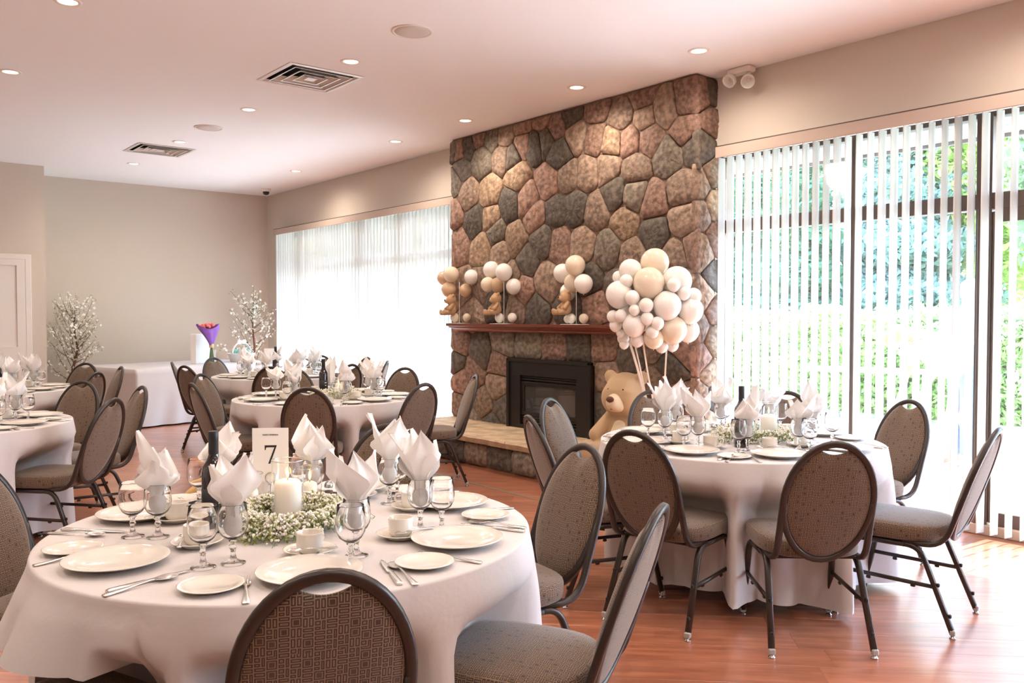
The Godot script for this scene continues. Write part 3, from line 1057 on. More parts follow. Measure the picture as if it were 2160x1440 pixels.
	for k in [-1, 1]:
		var hd := Vector3(-.03, -.105 - .02 * k, .085 * k)
		var aim := Vector3(-.7, -.55, .25 * k + .2).normalized()
		g = G.new()
		g.sweep([Vector3(0, -.04, .07 * k), Vector3(-.005, -.075, .08 * k), hd], round_prof(.012, 8), Vector3(0, 0, 1))
		part("swivel_arm", g.done(), M.trim, c)
		var b := Basis(aim.cross(Vector3.UP).normalized(), aim, aim.cross(aim.cross(Vector3.UP)).normalized())
		g = G.new()
		g.lathe([Vector2(0, -.05), Vector2(.03, -.045), Vector2(.052, -.01), Vector2(.056, .03), Vector2(.052, .034), Vector2(.046, .02), Vector2(.02, -.02), Vector2(0, -.025)], 20)
		var h := G.new()
		h.put(g, Transform3D(b, hd))
		part("lamp_head", h.done(), M.plastic, c)
		g = G.new()
		g.lathe([Vector2(0, .026), Vector2(.03, .024), Vector2(.05, .02), Vector2(.05, .017), Vector2(0, .022)], 20)
		h = G.new()
		h.put(g, Transform3D(b, hd))
		part("lens", h.done(), M.glass, c)

func words_for(i: int) -> String:
	return ["six", "seven", "eight", "nine"][i % 4] + [" in the first", " in the second", " in the third", " in the fourth", " in the fifth", " in the sixth", " in the last"][i / 4] + " row"

func square_band(g: G, a: float, b: float, ya: float, yb: float):
	var k := [[1, 1], [1, -1], [-1, -1], [-1, 1]]
	for i in 4:
		var p: Array = k[i]
		var q: Array = k[(i + 1) % 4]
		g.q(Vector3(p[0] * a, ya, p[1] * a), Vector3(q[0] * a, ya, q[1] * a), Vector3(q[0] * b, yb, q[1] * b), Vector3(p[0] * b, yb, p[1] * b))

# ------------------------------------------------------------------ furniture and tableware, one of each kind
func make_chair() -> Node3D:
	# front is -z, origin on the floor under the seat
	var o := Node3D.new()
	var zp := func(y: float) -> float: return .235 + (y - .40) * .335
	var prof := rect_prof(.027, .022, .005)
	# outer frame: two posts that bend under the seat, and the arch between them
	var pts := []
	var right := [Vector3(.19, .400, .06), Vector3(.19, .400, .235), Vector3(.187, .60, zp.call(.60))]
	pts.append_array(fillet(right, .085, 6))
	for i in range(0, 25):
		var a := PI * i / 24.0
		var y := .672 + .258 * sin(a)
		pts.append(Vector3(.186 * cos(a), y, zp.call(y)))
	var left := []
	for p in fillet(right, .085, 6): left.append(Vector3(-p.x, p.y, p.z))
	left.reverse()
	pts.append_array(left)
	var g := G.new()
	g.sweep(pts, prof, Vector3(1, 0, 0))
	var bf := part("back_frame", g.done(), M.frame, o)
	g = G.new()
	pts = []
	for i in range(0, 21):
		var a := PI + PI * i / 20.0
		var y := .672 + .262 * sin(a)
		pts.append(Vector3(.184 * cos(a), y, zp.call(y)))
	g.sweep(pts, prof, Vector3(1, 0, 0))
	part("back_hoop", g.done(), M.frame, bf)
	# padded back inside the hoop with the hand hold cut out of its top
	g = G.new()
	var n := 96
	var out_ := []
	for i in n:
		var a := TAU * i / n
		var x := .176 * sin(a)
		var y := .249 * cos(a)
		var dip := .212 + .022 * pow(x / .060, 2)
		if y > 0 and absf(x) < .062: y = minf(y, dip)
		out_.append(Vector2(x, y))
	var rings := []
	for e in [[.0, 1.0, .0], [.9, .95, .007], [.6, .75, .012], [.2, .4, .014]]: rings.append(pad_ring(out_, e[1], e[2], zp))
	rings.reverse()
	for e in [[1.0, -.008], [.97, -.016], [.86, -.028], [.6, -.036], [.3, -.038]]: rings.append(pad_ring(out_, e[0], e[1], zp))
	g.loft(rings, true, true)
	part("backrest", g.done(), M.fabric, o)
	# seat
	g = G.new()
	rings = []
	for e in [[.94, .408], [.985, .414], [1.0, .43], [1.0, .462], [.985, .474], [.955, .480], [.8, .487], [.5, .492], [.2, .494]]:
		var ring := []
		for i in 56:
			var a := TAU * i / 56
			var k := 2.0 / 6.0 if sin(a) < 0 else 2.0 / 2.7
			ring.append(Vector3(.222 * signf(cos(a)) * pow(absf(cos(a)), 2.0 / (6.0 if sin(a) < 0 else 3.0)) * e[0], e[1], .225 * signf(sin(a)) * pow(absf(sin(a)), k) * e[0]))
		rings.append(ring)
	g.loft(rings, true, true)
	part("seat", g.done(), M.fabric, o)
	g = G.new()
	g.cbox(Vector3(0, .402, 0), Vector3(.36, .014, .36), .004)
	part("seat_board", g.done(), M.iron_dark, o)
	# legs: each a square tube bent into the side rail
	for s in [-1, 1]:
		g = G.new()
		g.sweep([Vector3(.197 * s, .389, -.11), Vector3(.197 * s, .389, .07)], prof, Vector3(1, 0, 0))
		part("side_rail", g.done(), M.frame, o)
		for e in [[-.245, -.165, -.11, .207], [.285, .135, .07, .217]]:
			g = G.new()
			var foot := Vector3(e[3] * s, .02, e[0])
			var line := fillet([foot, Vector3(.197 * s, .389, e[1]), Vector3(.197 * s, .389, e[2])], .06, 6)
			g.sweep(line, prof, Vector3(1, 0, 0))
			var leg := part("leg", g.done(), M.frame, o)
			g = G.new()
			g.lathe([Vector2(0, 0), Vector2(.014, 0), Vector2(.0155, .003), Vector2(.0155, .006), Vector2(.010, .008), Vector2(.010, .013), Vector2(0, .013)], 14, Vector3(foot.x, 0, foot.z))
			part("glide", g.done(), M.chrome, leg)
			g = G.new()
			g.cbox(foot + Vector3(0, .008, 0), Vector3(.028, .026, .025), .004)
			part("foot_sleeve", g.done(), M.sleeve, leg)
			g = G.new()
			var d: Vector3 = (line[1] - foot).normalized()
			var back: float = signf(e[0])
			for t in [.075, .215]: g.cbox(foot + d * t + Vector3(0, .008, .014 * back), Vector3(.014, .018, .014), .003)
			part("stacking_stud", g.done(), M.dark, leg)
		g = G.new()
		g.sweep([Vector3(.202 * s, .225, -.20), Vector3(.204 * s, .215, .205)], rect_prof(.014, .018, .003), Vector3(1, 0, 0))
		for z in [-.09, .11]: g.cbox(Vector3(.203 * s, .205, z), Vector3(.012, .014, .022), .003)
		part("stretcher", g.done(), M.frame, o)
	g = G.new()
	for z in [-.12, .10]: g.sweep([Vector3(-.19, .386, z), Vector3(.19, .386, z)], rect_prof(.016, .018, .003), Vector3(0, 1, 0))
	part("crossbar", g.done(), M.frame, o)
	return o

func pad_ring(out_: Array, k: float, z: float, zp: Callable) -> Array:
	var ring := []
	for p in out_:
		var y: float = .672 + p.y * k
		ring.append(Vector3(p.x * k, y, zp.call(y) + z))
	return ring

func ribbon(g: G, rows: Array):
	# rows of [z, y, half width, thickness]: a flat bar along z
	var rings := []
	for r in rows:
		var w: float = r[2]
		var h: float = r[3] / 2
		rings.append([Vector3(w, r[1], r[0]), Vector3(w * .8, r[1] + h, r[0]), Vector3(-w * .8, r[1] + h, r[0]), Vector3(-w, r[1], r[0]), Vector3(-w * .8, r[1] - h, r[0]), Vector3(w * .8, r[1] - h, r[0])])
	g.loft(rings, true, true)

func napkin_mesh(sd: int) -> ArrayMesh:
	# a square linen napkin gathered in a goblet: its corners fan out as broad pointed leaves with a stitched hem
	var r := RandomNumberGenerator.new()
	r.seed = sd
	var g := G.new()
	var n := 4 + sd % 2
	var spin := r.randf() * TAU
	for p in n:
		var a := spin + TAU * p / n + r.randf_range(-.35, .35)
		var tall := r.randf_range(.175, .275)
		var lean := r.randf_range(.02, .085)
		var wide := r.randf_range(.056, .084)
		var twist := r.randf_range(-.9, .9)
		var skew := r.randf_range(-.35, .35)
		var curl := r.randf_range(-.02, .03)
		var e := Vector3(cos(a), 0, sin(a))
		var rows := []
		var m := 16
		var w := 15
		for i in m + 1:
			var t := float(i) / m
			var row := []
			# narrow inside the glass, opening to a diamond with a sharp corner
			var half := .014 + .022 * t
			if t > .34: half = lerpf(.0215, wide, smoothstep(.34, .66, t))
			if t > .66: half = wide * clampf((1.0 - t) / .34, .01, 1.0) * (1.0 + .25 * (1.0 - t))
			var rad := .006 + .012 * t + (lean + .006) * pow(maxf(t - .25, 0) / .75, 1.5)
			var y := .004 + tall * t
			var ee := e.rotated(Vector3.UP, twist * t)
			var sdv := Vector3(-ee.z, 0, ee.x)
			for j in w:
				var u := lerpf(-1, 1, float(j) / (w - 1))
				var cup := half * .5 * (1.0 - pow(absf(u), 1.6)) + .006 * sin(u * 5.0 + p * 2.0 + t * 4.0) * smoothstep(.2, .6, t) + curl * u * u * smoothstep(.5, 1.0, t)
				var edge := minf(1.0 - absf(u), (1.0 - t) * 2.2)
				var hem := .0016 if t > .4 and edge < .16 else 0.0
				row.append(ee * (rad + cup - half * .22 + hem) + sdv * (u * half + skew * half * maxf(t - .5, 0)) + Vector3.UP * (y - absf(u) * half * .22 * t + skew * u * .02 * t))
			rows.append(row)
		for i in m:
			for j in w - 1: g.q(rows[i][j], rows[i][j + 1], rows[i + 1][j + 1], rows[i + 1][j])
	# the gathered foot folded into the bowl
	g.ball(Vector3(0, .036, 0), Vector3(.028, .036, .028), 16, 10)
	return g.done(1)

func make_protos():
	proto.chair = make_chair()
	var o := Node3D.new()
	# tableware
	var g := G.new()
	g.lathe([Vector2(0, .004), Vector2(.07, .003), Vector2(.075, 0), Vector2(.08, .001), Vector2(.085, .006), Vector2(.105, .013), Vector2(.137, .021), Vector2(.1395, .0235), Vector2(.137, .0245), Vector2(.105, .0175), Vector2(.088, .0115), Vector2(.075, .0085), Vector2(0, .008)], 56)
	M.plate_mesh = g.done()
	g = G.new()
	g.lathe([Vector2(0, .003), Vector2(.042, .002), Vector2(.046, 0), Vector2(.050, .002), Vector2(.060, .008), Vector2(.080, .0135), Vector2(.0825, .0155), Vector2(.080, .0165), Vector2(.062, .012), Vector2(.05, .0075), Vector2(0, .0065)], 44)
	M.bread_mesh = g.done()
	g = G.new()
	g.lathe([Vector2(0, .003), Vector2(.036, .002), Vector2(.04, 0), Vector2(.044, .002), Vector2(.055, .011), Vector2(.074, .018), Vector2(.076, .020), Vector2(.073, .021), Vector2(.054, .0155), Vector2(.04, .008), Vector2(.026, .007), Vector2(.024, .0055), Vector2(0, .0055)], 40)
	M.saucer_mesh = g.done()
	g = G.new()
	g.lathe([Vector2(0, .002), Vector2(.022, .001), Vector2(.024, 0), Vector2(.026, .002), Vector2(.034, .009), Vector2(.0375, .018), Vector2(.0385, .03), Vector2(.0385, .058), Vector2(.039, .060), Vector2(.0375, .061), Vector2(.0355, .058), Vector2(.0355, .02), Vector2(.031, .011), Vector2(0, .008)], 36)
	o = Node3D.new()
	part("bowl", g.done(), M.china, o)
	g = G.new()
	g.sweep(fillet([Vector3(.036, .049, 0), Vector3(.064, .050, 0), Vector3(.064, .018, 0), Vector3(.036, .019, 0)], .016, 5), rect_prof(.009, .006, .002), Vector3(0, 0, 1))
	part("handle", g.done(), M.china, o)
	proto.cup = o
	# goblets: thin bowl, solid stem and foot
	for e in ["water_glass", "wine_glass"]:
		var k := 1.0 if e == "water_glass" else .98
		o = Node3D.new()
		g = G.new()
		var bowl := [Vector2(.0, .066), Vector2(.017, .070), Vector2(.031, .081), Vector2(.0395, .098), Vector2(.0415, .116), Vector2(.0395, .142), Vector2(.0365, .170 * k)]
		var inner := [Vector2(.0353, .170 * k), Vector2(.0383, .142), Vector2(.0402, .116), Vector2(.0382, .099), Vector2(.0298, .0835), Vector2(.016, .0735), Vector2(0, .0715)]
		if k > 0.0:
			g.lathe(bowl + [Vector2(.0359, .1712 * k)] + inner, 40)
			part("bowl", g.done(), M.crystal, o)
		else:
			g.lathe(bowl, 40)
			part("bowl", g.done(1), M.glass, o)
			g = G.new()
			g.lathe([Vector2(.0356, .1695 * k), Vector2(.0364, .171 * k), Vector2(.0371, .1695 * k), Vector2(.0364, .168 * k)], 36, Vector3.ZERO, true)
			part("rim", g.done(), M.crystal, o)
		g = G.new()
		g = G.new()
		g.lathe([Vector2(0, .001), Vector2(.033, 0), Vector2(.0345, .002), Vector2(.033, .0035), Vector2(.02, .007), Vector2(.010, .014), Vector2(.0065, .026), Vector2(.0075, .038), Vector2(.010, .044), Vector2(.0075, .050), Vector2(.007, .058), Vector2(.012, .0645), Vector2(0, .0652)], 28)
		part("stem", g.done(), M.crystal, o)
		proto[e] = o
	for i in 6: M["napkin_%d" % i] = napkin_mesh(31 + i * 7)
	# cutlery lies along z, handle end at +z
	g = G.new()
	ribbon(g, [[.105, .003, .0085, .003], [.098, .0035, .0105, .004], [.06, .005, .0075, .004], [.02, .009, .0042, .004], [-.01, .010, .0036, .0035], [-.028, .007, .008, .003], [-.04, .005, .0125, .0025], [-.052, .0045, .0125, .002]])
	for t in 4:
		var x := -.0105 + .007 * t
		var h := G.new()
		ribbon(h, [[-.05, .0045, .0022, .002], [-.075, .005, .002, .002], [-.098, .010, .001, .0015]])
		g.put(h, Transform3D(Basis.IDENTITY, Vector3(x, 0, 0)))
	M.fork_mesh = g.done()
	g = G.new()
	ribbon(g, [[.112, .004, .0075, .006], [.105, .005, .009, .008], [.06, .005, .0085, .007], [.012, .005, .006, .007], [.006, .005, .0055, .005], [.0, .005, .010, .0022], [-.06, .005, .0105, .002], [-.10, .005, .007, .0015], [-.118, .005, .0015, .001]])
	M.knife_mesh = g.done()
	for e in [["spoon", 1.0], ["teaspoon", .72]]:
		g = G.new()
		ribbon(g, [[.105, .003, .0085, .003], [.098, .0035, .0105, .004], [.06, .005, .0075, .004], [.02, .009, .004, .004], [-.02, .012, .0034, .0035], [-.036, .010, .004, .003]])
		var rings := []
		for i in 9:
			var ring := []
			var k := float(i) / 8
			for j in 20:
				var a := TAU * j / 20
				ring.append(Vector3(.0205 * cos(a) * k, .011 - .008 * (1 - k * k), -.066 + .032 * sin(a) * k * (1.0 + .12 * sin(a))))
			rings.append(ring)
		var up := rings.duplicate()
		up.reverse()
		for i in 9:
			var ring := []
			for p in up[i]: ring.append(p + Vector3(0, -.0012, 0))
			rings.append(ring)
		# top skin goes out, bottom skin comes back
		g.loft(rings, true, false)
		var gg := G.new()
		gg.put(g, Transform3D(Basis.IDENTITY.scaled(Vector3.ONE * e[1]), Vector3.ZERO))
		M[e[0] + "_mesh"] = gg.done()
	# wine bottle
	o = Node3D.new()
	g = G.new()
	g.lathe([Vector2(0, .004), Vector2(.03, 0), Vector2(.0365, .004), Vector2(.037, .01), Vector2(.037, .19), Vector2(.034, .207), Vector2(.022, .226), Vector2(.0155, .245), Vector2(.014, .26), Vector2(0, .26)], 32)
	part("body", g.done(), M.bottle, o)
	g = G.new()
	g.lathe([Vector2(.0148, .245), Vector2(.0156, .25), Vector2(.0152, .29), Vector2(.0158, .292), Vector2(.0158, .318), Vector2(.0145, .32), Vector2(0, .32)], 28)
	part("screw_cap", g.done(), M.cap, o)
	g = G.new()
	g.lathe([Vector2(.0372, .05), Vector2(.0375, .05), Vector2(.0375, .14), Vector2(.0372, .14)], 32, Vector3.ZERO, true)
	var lb := part("bottle_label", g.done(), M.label_dark, o)
	g = G.new()
	for e in [[.118, .018], [.095, .010]]: g.box(Vector3(0, e[0], .0378), Vector3(e[1], .004, .001))
	part("label_print", g.done(), M.card, lb)
	proto.bottle = o
	# shakers
	for e in ["salt", "pepper"]:
		o = Node3D.new()
		g = G.new()
		g.lathe([Vector2(0, .0), Vector2(.0205, 0), Vector2(.021, .004), Vector2(.0145, .065), Vector2(.0145, .067)], 10)
		part("glass_body", g.done(1), M.glass, o)
		g = G.new()
		g.lathe([Vector2(0, .003), Vector2(.019, .003), Vector2(.0145, .052 if e == "pepper" else .045), Vector2(0, .052)], 10)
		part("filling", g.done(), M[e], o)
		g = G.new()
		g.lathe([Vector2(.0155, .064), Vector2(.016, .068), Vector2(.0145, .078), Vector2(.008, .087), Vector2(0, .0885)], 18)
		part("cap", g.done(1), M.chrome, o)
		proto[e] = o
	# candle in a glass cylinder
	for e in [["tall_candle", .052, .21, .044, .145], ["small_candle", .042, .15, .026, .10]]:
		o = Node3D.new()
		g = G.new()
		g.lathe([Vector2(0, .003), Vector2(e[1], .003), Vector2(e[1], e[2])], 36)
		part("glass_cylinder", g.done(1), M.glass, o)
		g = G.new()
		g.lathe([Vector2(e[1] - .0016, e[2] - .001), Vector2(e[1], e[2] + .0012), Vector2(e[1] + .0014, e[2] - .001), Vector2(e[1], e[2] - .003)], 36, Vector3.ZERO, true)
		part("glass_rim", g.done(), M.crystal, o)
		g = G.new()
		g.lathe([Vector2(0, .006), Vector2(e[3], .006), Vector2(e[3], e[4] - .014), Vector2(e[3] * .9, e[4] - .006), Vector2(e[3] * .5, e[4]), Vector2(0, e[4] - .003)], 32)
		var cd := part("candle", g.done(), M.wax, o)
		g = G.new()
		g.sweep([Vector3(0, e[4] - .006, 0), Vector3(.001, e[4] + .008, 0)], round_prof(.0012, 5), Vector3(1, 0, 0))
		part("wick", g.done(), M.dark, cd)
		g = G.new()
		g.lathe([Vector2(0, e[4] + .004), Vector2(.004, e[4] + .012), Vector2(.0048, e[4] + .018), Vector2(.003, e[4] + .03), Vector2(0, e[4] + .042)], 10)
		part("flame", g.done(), M.flame, cd)
		proto[e[0]] = o

# ------------------------------------------------------------------ tables
func cloth_mesh(c: Vector2, seats: Array, sd: int, flare: Array) -> ArrayMesh:
	var r := RandomNumberGenerator.new()
	r.seed = sd
	var n := 200
	var m := 22
	var ph := []
	for i in 6: ph.append(r.randf() * TAU)
	var rings := []
	for e in [0.0, .2, .45, .65, .735, .752]:
		var ring := []
		for j in n: ring.append(Vector3(e * cos(TAU * j / n), TOP, e * sin(TAU * j / n)))
		rings.append(ring)
	for i in m + 1:
		var t := float(i) / m
		var ring := []
		for j in n:
			var a := TAU * j / n
			var hem := .055 + .012 * sin(a * 2 + ph[0]) + .01 * sin(a * 5 + ph[1])
			for f in flare:
				var df := absf(wrapf(a - f[0], -PI, PI))
				hem = lerpf(hem, f[2], smoothstep(f[3], f[3] * .86, df))
			var y := lerpf(TOP - .002, hem, t) if i > 1 else (TOP - .0015 if i == 0 else TOP - .007)
			var drop := clampf((TOP - y) / .7, 0, 1)
			# gathered folds: rounded ridges between narrow valleys
			var w := a * 16 + 1.1 * sin(a * 3 + ph[2]) + .7 * sin(a * 5 + ph[3])
			var fold := pow(absf(sin(w * .5)), .65) - .62
			var amp := (.052 * smoothstep(.0, .40, drop) + .05 * drop) * (.75 + .4 * sin(a * 4 + ph[4]))
			var rad := .760 + .003 * t + .055 * sqrt(drop) * smoothstep(0.0, .12, drop) * .6 + amp * fold
			rad += .016 * drop * sin(a * 31 + ph[5] + drop * 2.0) * smoothstep(.3, 1.0, drop) * .5
			if i == 0: rad = .7585
			for f in flare:
				var df := absf(wrapf(a - f[0], -PI, PI))
				rad += f[1] * smoothstep(f[3], 0.0, df) * pow(drop * 1.6, 1.1)
			for s in seats:
				var d := absf(wrapf(a - deg_to_rad(s[0]), -PI, PI))
				var front: float = (s[1] - .238) / maxf(cos(d), .6)
				if rad > front:
					var k := smoothstep(.42, .27, d) * smoothstep(.66, .50, y)
					front += amp * fold * .8
					var skip := false
					for f in flare:
						if absf(wrapf(a - f[0], -PI, PI)) < f[3] * .6 and y > .40: skip = true
					if not skip: rad = lerpf(rad, front, k)
			ring.append(Vector3(rad * cos(a), y, rad * sin(a)))
		rings.append(ring)
	var g := G.new()
	for i in rings.size() - 1:
		for j in n:
			var k := (j + 1) % n
			if i == 0: g.t(rings[0][0], rings[1][j], rings[1][k])
			else: g.q(rings[i][j], rings[i + 1][j], rings[i + 1][k], rings[i][k])
	return g.done(1)

func dirs_for(azs: Array, cam_az: float) -> Array:
	# a name for each place by where it lies, seen from the doorway side the picture was taken from
	var names := [["front", 0.0], ["front window-side", -45.0], ["window-side", -90.0], ["back window-side", -135.0], ["back", 180.0], ["back door-side", 135.0], ["door-side", 90.0], ["front door-side", 45.0]]
	var out_ := []
	out_.resize(azs.size())
	var pairs := []
	for i in azs.size():
		for k in 8: pairs.append([absf(wrapf(azs[i] - cam_az - names[k][1], -180, 180)), i, k])
	pairs.sort_custom(func(a, b): return a[0] < b[0])
	var usedk := {}
	for p in pairs:
		if out_[p[1]] == null and not usedk.has(p[2]):
			out_[p[1]] = names[p[2]][0]; usedk[p[2]] = true
	return out_

func place(c: Vector2, az: float, u: float, inn: float) -> Vector3:
	var e := Vector2(cos(az), sin(az))
	var rt := Vector2(e.y, -e.x)
	var p := c + e * (.762 - inn) + rt * u
	return Vector3(p.x, TOP, p.y)

func set_place(c: Vector2, azd: float, where: String, level: int, r: RandomNumberGenerator, nap: int, ex := []):
	# level 2: everything; 1: no cutlery
	var az := deg_to_rad(azd)
	var tn := atan2(cos(az), sin(az))      # local +z points outwards to the guest
	var j := func(k: float) -> float: return r.randf_range(-k, k)
	single("dinner_plate", M.plate_mesh, M.china, "large white dinner plate at the " + where, "plate", place(c, az, j.call(.012), .190 + j.call(.01)), j.call(3.0), "dinner plates")
	single("bread_plate", M.bread_mesh, M.china, "small white side plate at the " + where, "plate", place(c, az, -.235 + j.call(.01), .170 + j.call(.012)), 0, "side plates")
	if ex.size() > 0: r = RandomNumberGenerator.new(); r.seed = int(azd) + 200
	var sp := place(c, az, ex[4], ex[5]) if ex.size() > 0 else place(c, az, .015 + j.call(.02), .395 + j.call(.012))
	single("saucer", M.saucer_mesh, M.china, "white saucer under the cup at the " + where, "saucer", sp, 0, "saucers")
	copy("cup", "coffee_cup", "white coffee cup on its saucer at the " + where, "cup", sp + Vector3(0, .006, 0), tn - PI / 2 + r.randf_range(1.5, 4.2), "coffee cups")
	var wp := place(c, az, ex[0], ex[1]) if ex.size() > 0 else place(c, az, .20 + j.call(.02), .405 + j.call(.015))
	copy("wine_glass", "wine_goblet", "stemmed goblet holding a folded napkin at the " + where, "glass", wp, 0, "goblets with napkins")
	single("folded_napkin", M["napkin_%d" % nap], M.napkin, "white napkin fanned from the goblet at the " + where, "napkin", wp + Vector3(0, .074, 0), r.randf() * TAU, "fanned napkins").scale = Vector3(.93, .95, .93)
	copy("water_glass", "water_goblet", "empty stemmed water goblet at the " + where, "glass", place(c, az, ex[2], ex[3]) if ex.size() > 0 else place(c, az, .195 + j.call(.02), .318 + j.call(.012)), 0, "empty water goblets")
	if level < 2: return
	single("fork", M.fork_mesh, M.steel, "steel dinner fork at the " + where, "fork", place(c, az, -.155 + j.call(.006), .135 + j.call(.01)), tn + j.call(.05), "forks")
	single("knife", M.knife_mesh, M.steel, "steel dinner knife at the " + where, "knife", place(c, az, .205 + j.call(.008), .165 + j.call(.01)), tn + j.call(.08), "knives")
	single("soup_spoon", M.spoon_mesh, M.steel, "steel soup spoon beside the knife at the " + where, "spoon", place(c, az, .245 + j.call(.01), .155 + j.call(.012)), tn + .06 + j.call(.10), "soup spoons")
	var ts := single("teaspoon", M.teaspoon_mesh, M.steel, "steel teaspoon lying on the saucer at the " + where, "spoon", sp + Vector3(.047 * cos(az) , .0225, .047 * sin(az)), tn + 1.3 + j.call(.4), "teaspoons")
	ts.position += Vector3.UP * .001

func card_holder(c: Vector3, turn: float, label: String, number: String):
	var o := thing("table_number_card", label, "sign", c, turn)
	var g := G.new()
	g.lathe([Vector2(0, 0), Vector2(.03, 0), Vector2(.03, .003), Vector2(.026, .006), Vector2(0, .007)], 24)
	g.sweep([Vector3(0, .004, .003), Vector3(0, .10, .003)], round_prof(.0016, 6), Vector3(1, 0, 0))
	g.sweep(arc(Vector3(0, .117, .0035), .018, 0, TAU * .97, Vector3(0, -1, 0), Vector3(1, 0, 0), 20), round_prof(.0017, 6), Vector3(0, 0, 1))
	part("ring_stand", g.done(), M.chrome, o)
	g = G.new()
	g.cbox(Vector3(0, .197, -.0005), Vector3(.125, .19, .0016), .0005)
	var cd := part("card", g.done(), M.card, o)
	if number != "":
		for e in [[number, 92, .198, .0011], ["TABLE NUMBER", 7, .268, .0011]]:
			var tm := TextMesh.new()
			tm.text = e[0]; tm.font_size = e[1]; tm.pixel_size = .001; tm.depth = .0006
			var sf := SystemFont.new()
			sf.font_names = PackedStringArray(["Droid Serif"])
			tm.font = sf
			var am := ArrayMesh.new()
			am.add_surface_from_arrays(Mesh.PRIMITIVE_TRIANGLES, tm.get_mesh_arrays())
			part("printed_text", am, M.ink, cd, Vector3(0, e[2], e[3]))

func garland(c: Vector3, label: String, n: int, wide: float):
	# a low ring of baby's breath round the candles
	var r := RandomNumberGenerator.new()
	r.seed = int(c.x * 100) + 7
	var o := thing("flower_garland", label, "flowers", c, 0, "baby's breath rings")
	var heads := []
	var leaves := []
	var g := G.new()
	for i in n:
		var a := r.randf() * TAU
		var rr := wide * (1.0 + .12 * sin(a * 3 + c.x)) + r.randfn(0, .030)
		var lim := .062 * (1.0 - pow(clampf(absf(rr - wide) / .085, 0, 1), 2))
		var y := .010 + lim * sqrt(r.randf()) + r.randf() * .008
		var p := Vector3(rr * cos(a), y, rr * sin(a))
		heads.append(Transform3D(Basis.from_euler(Vector3(r.randf(), r.randf(), r.randf()) * 6).scaled(Vector3.ONE * r.randf_range(.7, 1.25)), p))
		if i % 3 == 0: leaves.append(Transform3D(Basis.from_euler(Vector3(r.randf(), r.randf(), r.randf()) * 6), p - Vector3(0, .008, 0)))
		if i % 9 == 0:
			var q := p + Vector3(r.randf_range(-.04, .04), -y * .8, r.randf_range(-.04, .04))
			g.sweep([q, (p + q) / 2 + Vector3(.005, .004, 0), p], round_prof(.0008, 4), Vector3(1, 0, 0.2))
	part("stems", g.done(), M.stem, o).set_meta("kind", "stuff")
	g = G.new()
	for k in 5: g.ball(Vector3(.0024 * cos(k * 1.256), .001 * (k % 2), .0024 * sin(k * 1.256)), Vector3.ONE * .0026, 6, 4)
	g.ball(Vector3(0, .002, 0), Vector3.ONE * .0026, 6, 4)
	scatter(o, "blossoms", g.done(), M.blossom, heads)
	scatter(o, "leaves", foliage_mesh(.008, 4, 2), M.sprig, leaves)

